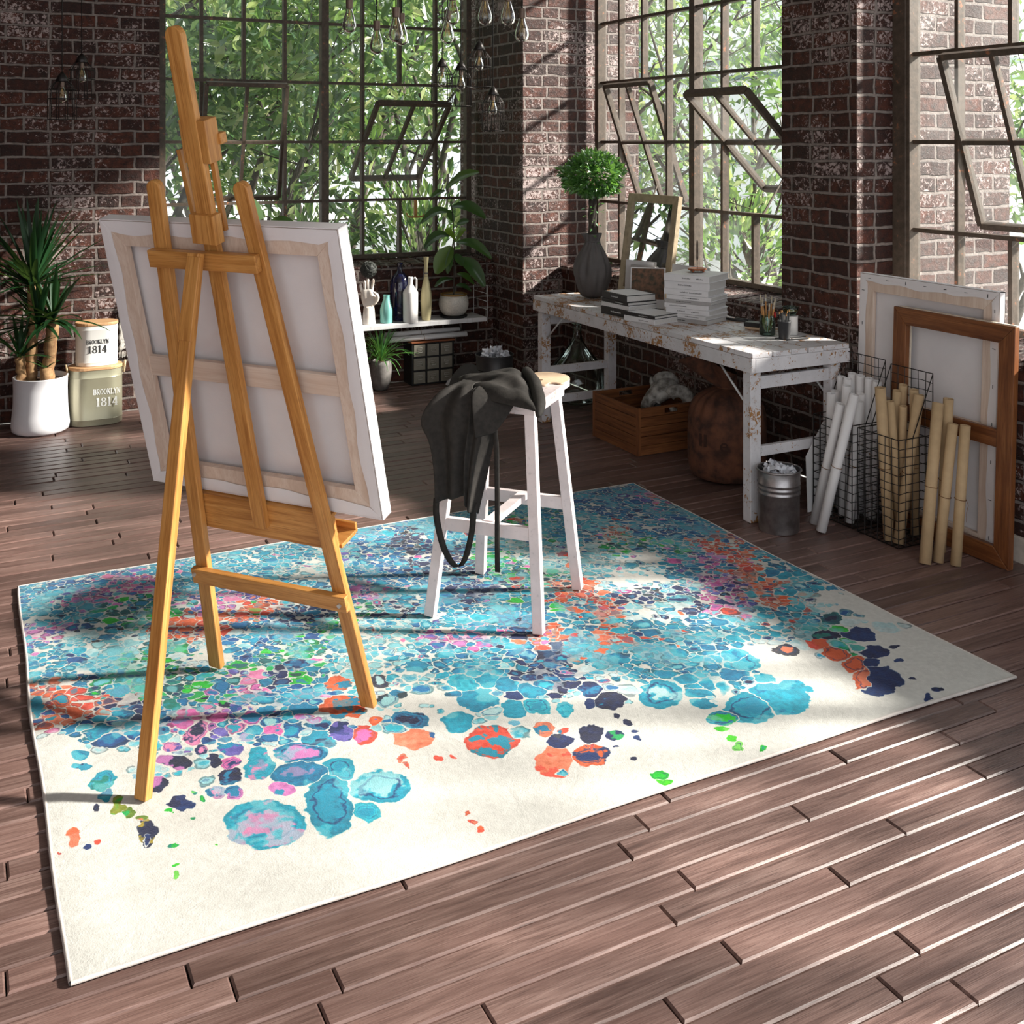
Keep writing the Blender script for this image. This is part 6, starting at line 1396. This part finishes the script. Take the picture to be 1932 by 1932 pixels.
b = MB(); b.tube(lerp_path([hp(*q) for q in ((.034,.140,-.004),(.056,.168,-.014),(.058,.192,-.026),(.044,.208,-.036),(.032,.216,-.038))], 14), list(np.interp(range(14), [0, 5, 9, 12, 13], [.018, .015, .0115, .0085, .003])), 12); b.build('thumb', M['plaster_hand'], hd, smooth=True)
wb = MB(); rr = random.Random(12); bc = hp(.0, .304+.0575, -.004)
wb.sphere(bc, .050, 24, 16)
for i in range(34):
    ax = Vector((rr.gauss(0,1), rr.gauss(0,1), rr.gauss(0,1))).normalized(); u = ax.orthogonal().normalized(); v = ax.cross(u); r_ = .0535+rr.uniform(-.002, .002); off = ax*rr.uniform(-.03, .03); rad_ = math.sqrt(max(1e-5, r_*r_-off.length_squared))
    wb.tube([bc+off+(u*math.cos(t)+v*math.sin(t))*rad_ for t in [2*PI*k/26 for k in range(27)]], .0016, 4, caps=False)
tag(wb.build('wicker_ball', M['ball'], origin=tuple(bc), smooth=True), 'dark woven ball balanced on the fingertips of the plaster hand', 'ball')

def vase(name, label, c, prof, mat, cat='vase', seg=32, fn=None, parts=()):
    root = thing(name, label, cat, c); b = MB(); b.lathe(prof, c, seg, fn=fn); b.build('body', M[mat], root, smooth=True, angle=R(45)); return root
vase('teal_vase', 'small teal glazed bottle vase beside the plaster hand', (2.545,6.875,SZ), [(.0,.002),(.040,0),(.0425,.006),(.0435,.085),(.040,.105),(.030,.135),(.022,.158),(.0205,.180),(.0225,.186),(.017,.186),(.016,.16),(.0,.15)], 'teal', fn=lambda w, z: 1+(.035*math.cos(8*w) if .01 < z < .15 else 0))
dk = vase('dark_bottle', 'tall dark glass bottle standing behind the white jug', (2.672,6.955,SZ), [(.0,.002),(.058,0),(.064,.008),(.067,.10),(.069,.20),(.066,.255),(.052,.295),(.030,.320),(.018,.335),(.016,.375),(.020,.380),(.020,.388),(.013,.388),(.0,.36)], 'black_glass', 'bottle')
jg = vase('white_jug', 'matt white bottle jug with slim handle on the shelf', (2.700,6.832,SZ), [(.0,.002),(.048,0),(.050,.004),(.051,.196),(.048,.206),(.022,.246),(.0175,.254),(.0175,.302),(.013,.304),(.012,.25),(.0,.24)], 'jug', 'jug', fn=lambda w, z: 1+(.006*math.sin(z*260) if .03 < z < .19 else 0))
b = MB(); jc = Vector((2.700,6.832,SZ)); b.tube([jc+VR*.015+EZ*.292, jc+VR*.032+EZ*.298, jc+VR*.040+EZ*.286, jc+VR*.040+EZ*.225, jc+VR*.034+EZ*.214], .0062, 8); b.build('handle', M['jug'], jg, smooth=True)
yv = vase('straw_vase', 'tall straw-yellow skittle-shaped vase with banded neck', (2.826,6.862,SZ), [(.0,.002),(.028,0),(.030,.006),(.036,.07),(.039,.125),(.036,.18),(.026,.24),(.016,.285),(.0118,.31),(.0115,.345),(.0125,.375),(.018,.420),(.019,.428),(.015,.428),(.010,.38),(.0,.36)], 'yellow')
for z in (.298, .318): b = MB(); b.lathe([(.0128,z-.005),(.0142,z),(.0128,z+.005)], (2.826,6.862,SZ), 24, caps=False); b.build('neck_band', M['pot_grey'], yv, smooth=True)

def leaf_blade(mb, p0, p1, w, sag, face, n=9, curl=.12):
    """Broad leaf from p0 to p1, bowed upwards by sag, its upper side toward face."""
    p0, p1, face = Vector(p0), Vector(p1), Vector(face).normalized(); d = p1-p0; s = d.cross(face).normalized(); nn = s.cross(d).normalized()
    if nn.dot(face) < 0: nn = -nn
    L = d.length; rows = []
    for i in range(n):
        t = i/(n-1); ww = w*(math.sin(PI*min(1, (t*.93+.035))**.85)**.72)*(.75+.35*t)*.95; c = p0+d*t+EZ*(sag*math.sin(PI*t))
        rows.append([c+s*(ww/2*k)+nn*(curl*ww*(abs(k)**1.5)+.012*w*math.sin(t*22+k*2)*abs(k)) for k in (-1, -.6, -.25, 0, .25, .6, 1)])
    mb.grid(rows)
fg = thing('fiddle_leaf_fig', 'fiddle-leaf fig in a round speckled cream pot on the shelf end', 'potted plant', (3.045, 6.895, SZ)); FC = Vector((3.045, 6.895, SZ))
b = MB(); b.lathe([(.0,.002),(.085,0),(.094,.006),(.096,.014),(.0,.012)], FC, 40); b.build('saucer', M['cab_black'], fg, smooth=True, angle=R(40))
b = MB(); b.lathe([(.0,.016),(.060,.014),(.075,.022),(.097,.055),(.1045,.090),(.101,.125),(.090,.152),(.0,.140)], FC, 48); b.build('pot', M['pot_cream'], fg, smooth=True)
b = MB(); b.lathe([(.0895,.150),(.093,.156),(.0915,.163),(.085,.160),(.084,.15)], FC, 48, caps=False); b.build('rim', M['brass_rim'], fg, smooth=True)
b = MB(); b.lathe([(.0,.147),(.085,.143)], FC, 30, caps=False); b.build('soil', M['soil'], fg, smooth=True)
fz = lambda y_: 1.65-(y_-268)*.003640
fpt = lambda x_, y_, f=0: Vector((3.045, 6.895, fz(y_)))+VR*((x_-862)*.003640)+VF*f
b = MB(); b.tube(lerp_path([fpt(862,560), fpt(863,520), fpt(863,470,-.01), fpt(861,420,.0), fpt(857,380,.01), fpt(850,358,0)], 20), list(np.linspace(.0065, .0028, 20)), 8); b.build('stem', M['bark'], fg, smooth=True)
LV = [(848,357,911,325,-.05,.105,.03),(846,360,822,372,-.10,.06,.01),(859,390,923,412,-.05,.125,.035),(859,402,800,422,-.06,.095,.045),(868,424,891,418,-.03,.085,.0),(866,455,846,434,-.08,.10,.01),(868,455,886,432,-.07,.095,.01),
      (856,446,806,470,-.05,.10,.045),(868,458,934,488,-.06,.105,.04),(858,466,830,516,-.08,.145,.01),(858,468,852,515,-.10,.06,.0),(874,488,921,540,-.07,.135,.03),(866,480,880,500,-.1,.07,0),(860,528,827,541,-.07,.055,.02),(868,518,901,537,-.04,.06,.02),(866,540,896,552,.0,.05,.015),(862,420,850,398,.02,.06,0)]
b = MB()
for x0_, y0_, x1_, y1_, f_, w_, sg in LV: leaf_blade(b, fpt(x0_, y0_, f_*.2), fpt(x1_, y1_, f_), w_, sg, Vector((0, 0, 1))*1.0-VF*.75+VR*.1)
b.v = [(x, min(y_, 7.02), z_) if z_ < .9 else (x, y_, z_) for x, y_, z_ in b.v]; b.build('leaves', M['leaf_fig'], fg, smooth=True)

rb = thing('rubber_plant', 'broad-leaved plant on the shelf, mostly hidden behind the easel canvas', 'potted plant', (1.72, 6.90, SZ)); RC = Vector((1.72, 6.90, SZ))
b = MB(); b.lathe([(.0,.002),(.06,0),(.075,.02),(.085,.14),(.080,.14),(.0,.12)], RC, 32); b.build('pot', M['pot_grey'], rb, smooth=True)
b = MB(); b.tube([RC+EZ*.10, RC+EZ*.4+VR*.01, RC+EZ*.72], [.008,.007,.005], 8); b.build('stem', M['bark'], rb, smooth=True)
b = MB()
for dx, dz, ex, ez_, w_ in ((0,.66,-.13,.86,.12),(0,.62,.20,.70,.13),(0,.55,-.17,.66,.13),(0,.48,.18,.56,.13),(0,.40,-.16,.46,.12)): leaf_blade(b, RC+EZ*dz+VR*dx, RC+EZ*ez_+VR*ex-VF*.03, w_, .03, EZ-VF*.8)
b.v = [(x, min(y_, 7.02), z_) if z_ < .82 else (x, y_, z_) for x, y_, z_ in b.v]; b.build('leaves', M['leaf_fig'], rb, smooth=True)

# under the shelf
cb = thing('drawer_cabinet', 'black steel cabinet of nine small khaki drawers under the shelf', 'cabinet', (2.88, 6.94, 0)); KX0, KX1, KY0, KY1, KH = 2.725, 3.035, 6.870, 7.022, .284
b = MB(); b.box((KX0, KY0+.010, 0), (KX1, KY1, KH))
for i in range(4): b.box((KX0+(KX1-KX0-.012)*i/3, KY0, 0), (KX0+(KX1-KX0-.012)*i/3+.012, KY0+.012, KH)); b.box((KX0, KY0+.0004, (KH-.010)*i/3), (KX1, KY0+.012, (KH-.010)*i/3+.010))
b.build('carcass', M['cab_black'], cb, bevel=.001)
o = beam('wooden_top', (KX0-.006, (KY0+KY1)/2-.004, KH+.0055), (KX1+.006, (KY0+KY1)/2-.004, KH+.0055), KY1-KY0+.012, .010, EY, M['cab_top'], cb, .002)
for i in range(3):
    for j in range(3):
        x0_ = KX0+(KX1-KX0-.012)*i/3+.014; x1_ = KX0+(KX1-KX0-.012)*(i+1)/3-.002; z0_ = (KH-.010)*j/3+.012; z1_ = (KH-.010)*(j+1)/3-.002
        b = MB(); b.box((x0_, KY0-.004, z0_), (x1_, KY0+.009, z1_)); dr_ = b.build('drawer', M['drawer'], cb, bevel=.0015); xm, zm = (x0_+x1_)/2, (z0_+z1_)/2
        b = MB(); b.tube([(xm-.017, KY0-.005, zm+.004), (xm-.017, KY0-.005, zm+.018), (xm+.017, KY0-.005, zm+.018), (xm+.017, KY0-.005, zm+.004)], .0016, 6)
        b.tube([(xm-.017, KY0-.005, zm-.004), (xm-.013, KY0-.014, zm-.010), (xm+.013, KY0-.014, zm-.010), (xm+.017, KY0-.005, zm-.004)], .0030, 6); b.tube([(xm-.017, KY0-.005, zm+.004), (xm+.017, KY0-.005, zm+.004)], .0016, 6); b.build('handle', M['steel'], dr_, smooth=True)
SR = 'white rolls on the drawer cabinet'
roll('long white paper roll lying on the drawer cabinet, front one', (2.535,6.893,.3195), (3.135,6.880,.3195), .019, 'paper', SR, name='paper_roll')
roll('long white paper roll lying on the drawer cabinet, behind the front one', (2.520,6.958,.3165), (3.07,6.960,.3165), .017, 'paper', SR)
roll('long white paper roll lying on the drawer cabinet, on top of the other two', (2.555,6.928,.3495), (3.10,6.925,.3495), .016, 'paper', SR)
gp = thing('grass_pot', 'grassy plant in a rounded grey pot under the shelf', 'potted plant', (2.50, 6.86, 0)); GC = Vector((2.50, 6.86, 0))
b = MB(); b.lathe([(.0,.002),(.038,0),(.050,.012),(.066,.06),(.072,.12),(.070,.17),(.064,.198),(.059,.198),(.062,.165),(.0,.165)], GC, 40); b.build('pot', M['pot_grey'], gp, smooth=True)
b = MB(); b.lathe([(.0,.188),(.061,.182)], GC, 30, caps=False); b.build('soil', M['soil'], gp, smooth=True)
b = MB(); blades(b, GC+EZ*.185, 80, .30, .011, 21, el0=.5, el1=1.5, droop=2.2); b.v = [(min(x, 2.714), min(y_, 7.02 if z_ < .28 else 6.862), min(z_, .402)) for x, y_, z_ in b.v]; b.build('blades', M['leaf_grass'], gp, smooth=True)

# small amber hook hanging from a glazing bar
hk = thing('amber_hook', 'small amber wooden cross hook hanging at the wide window', 'hook', (2.90, 7.24, 1.22)); b = MB(); b.box((2.887, 7.235, 1.115), (2.913, 7.247, 1.236)); b.build('shank', M['amber'], hk, bevel=.003)
b = MB(); b.tube([(2.83, 7.240, 1.145), (2.845, 7.240, 1.118), (2.90, 7.240, 1.113), (2.955, 7.240, 1.118), (2.965, 7.240, 1.130)], .006, 8); b.build('arms', M['amber'], hk, smooth=True)

# ------------------------------------------------------------------ lamps
CZ = 3.6
def bulb_parts(root, p, s=1., cap=True):
    s *= 1.08
    """Pear-shaped clear bulb hanging with its lowest point below p (p = top of the socket)."""
    p = Vector(p); b = MB(); b.lathe([(.0,-.046*s),(.015*s,-.044*s),(.016*s,-.002*s),(.006*s,.0),(.0,.0)], p, 20); so = b.build('socket', M['socket'], root, smooth=True, angle=R(40))
    b = MB(); b.lathe([(.013*s,-.044*s),(.016*s,-.058*s),(.025*s,-.085*s),(.031*s,-.108*s),(.032*s,-.122*s),(.026*s,-.140*s),(.012*s,-.150*s),(.0,-.152*s)], p, 28, caps=False); g = b.build('glass_bulb', M['bulb'], root, smooth=True)
    b = MB()
    for k in range(6):
        a = k*PI/3; b.tube([p+Vector((.004*s*math.cos(a), .004*s*math.sin(a), -.06*s)), p+Vector((.013*s*math.cos(a+.4), .013*s*math.sin(a+.4), -.118*s))], .0009*s, 4)
    b.tube([p+EZ*(-.046*s), p+EZ*(-.075*s)], .004*s, 6); b.build('filament', M['filament'], g)
def pendant(label, c, s=1.):
    root = thing('pendant_bulb', label, 'lamp', c, 'bare pendant bulbs'); bulb_parts(root, c, s)
    b = MB(); b.tube([Vector(c)-EZ*.004, (c[0], c[1], CZ)], .0028, 6); b.build('cord', M['cab_black'], root, smooth=True)
pendant('bare pendant bulb hanging lowest-left but one, before the window centre post', (1.691,5.085,2.345))
pendant('bare pendant bulb hanging lowest of the three left of the paired bulbs', (1.810,5.025,2.242))
pendant('front one of the two overlapping bare bulbs at the window', (1.893,4.982,2.307), 1.05)
pendant('rear one of the two overlapping bare bulbs at the window', (1.985,5.145,2.300), 1.0)
pendant('bare bulb hanging before the right edge of the wide window', (2.397,5.512,2.375), 1.13)
pendant('bare bulb hanging before the lit corner of the brick pier', (2.685,5.176,2.365), 1.1)
ch = thing('wooden_lamp_disc', 'round pale wooden lamp disc with three clear bulbs at the ceiling', 'lamp', (2.21, 4.72, 2.39))
DC = Vector((2.21, 4.72, 2.375)); b = MB(); b.lathe([(.0,.0),(.20,.0),(.226,.010),(.232,.03),(.222,.055),(.0,.06)], DC, 56); b.build('disc', M['palette_wood'], ch, smooth=True, angle=R(40))
b = MB(); b.tube([DC+EZ*.06, (DC.x, DC.y, CZ)], .006, 8); b.build('stem', M['cab_black'], ch, smooth=True)
for p in ((2.239,4.700,2.372),(2.345,4.665,2.372),(2.105,4.780,2.375)): bulb_parts(ch, p, 1.0)
def cage_lamp(label, c, r_=.070, h=.20):
    root = thing('cage_pendant', label, 'lamp', c, 'black wire cage pendants'); c = Vector(c); b = MB()
    b.lathe([(.004,.02),(.020,.0),(.034,-.030),(.030,-.034),(.0,-.03)], c, 20); b.build('cap', M['wire'], root, smooth=True); w = MB()
    ring = lambda rad_, z: w.tube([c+Vector((rad_*math.cos(a), rad_*math.sin(a), z)) for a in [2*PI*i/24 for i in range(25)]], .0022, 5)
    ring(r_*.98, -.075); ring(r_, -.125); ring(r_, -.125-h*.55)
    for k in range(10):
        a = 2*PI*k/10; w.tube([c+Vector((q*math.cos(a), q*math.sin(a), z)) for q, z in ((.030,-.03),(r_*.75,-.055),(r_*.98,-.085),(r_,-.125-h*.55))], .0020, 5)
    w.build('wire_cage', M['wire'], root, smooth=True); bulb_parts(root, c-EZ*.028, .72)
    b = MB(); b.tube([c+EZ*.015, (c.x, c.y, CZ)], .0026, 6); b.build('cord', M['cab_black'], root, smooth=True)
cage_lamp('black wire cage lamp left of the other before the left brick wall, hanging lower', (.485,6.258,2.005), .072)
cage_lamp('black wire cage lamp hanging higher of the two at the left brick wall', (.608,6.531,2.128), .070)
cage_lamp('black wire cage lamp hanging highest before the brick corner pier', (2.555,5.438,2.190), .066)
cage_lamp('black wire cage lamp hanging between window frame and pier, middle height', (2.500,5.560,2.085), .060)
cage_lamp('black wire cage lamp hanging before the window right edge', (2.420,5.640,2.105), .062)
cage_lamp('black wire cage lamp hanging lowest before the dark pier face', (2.708,5.579,1.950), .064)
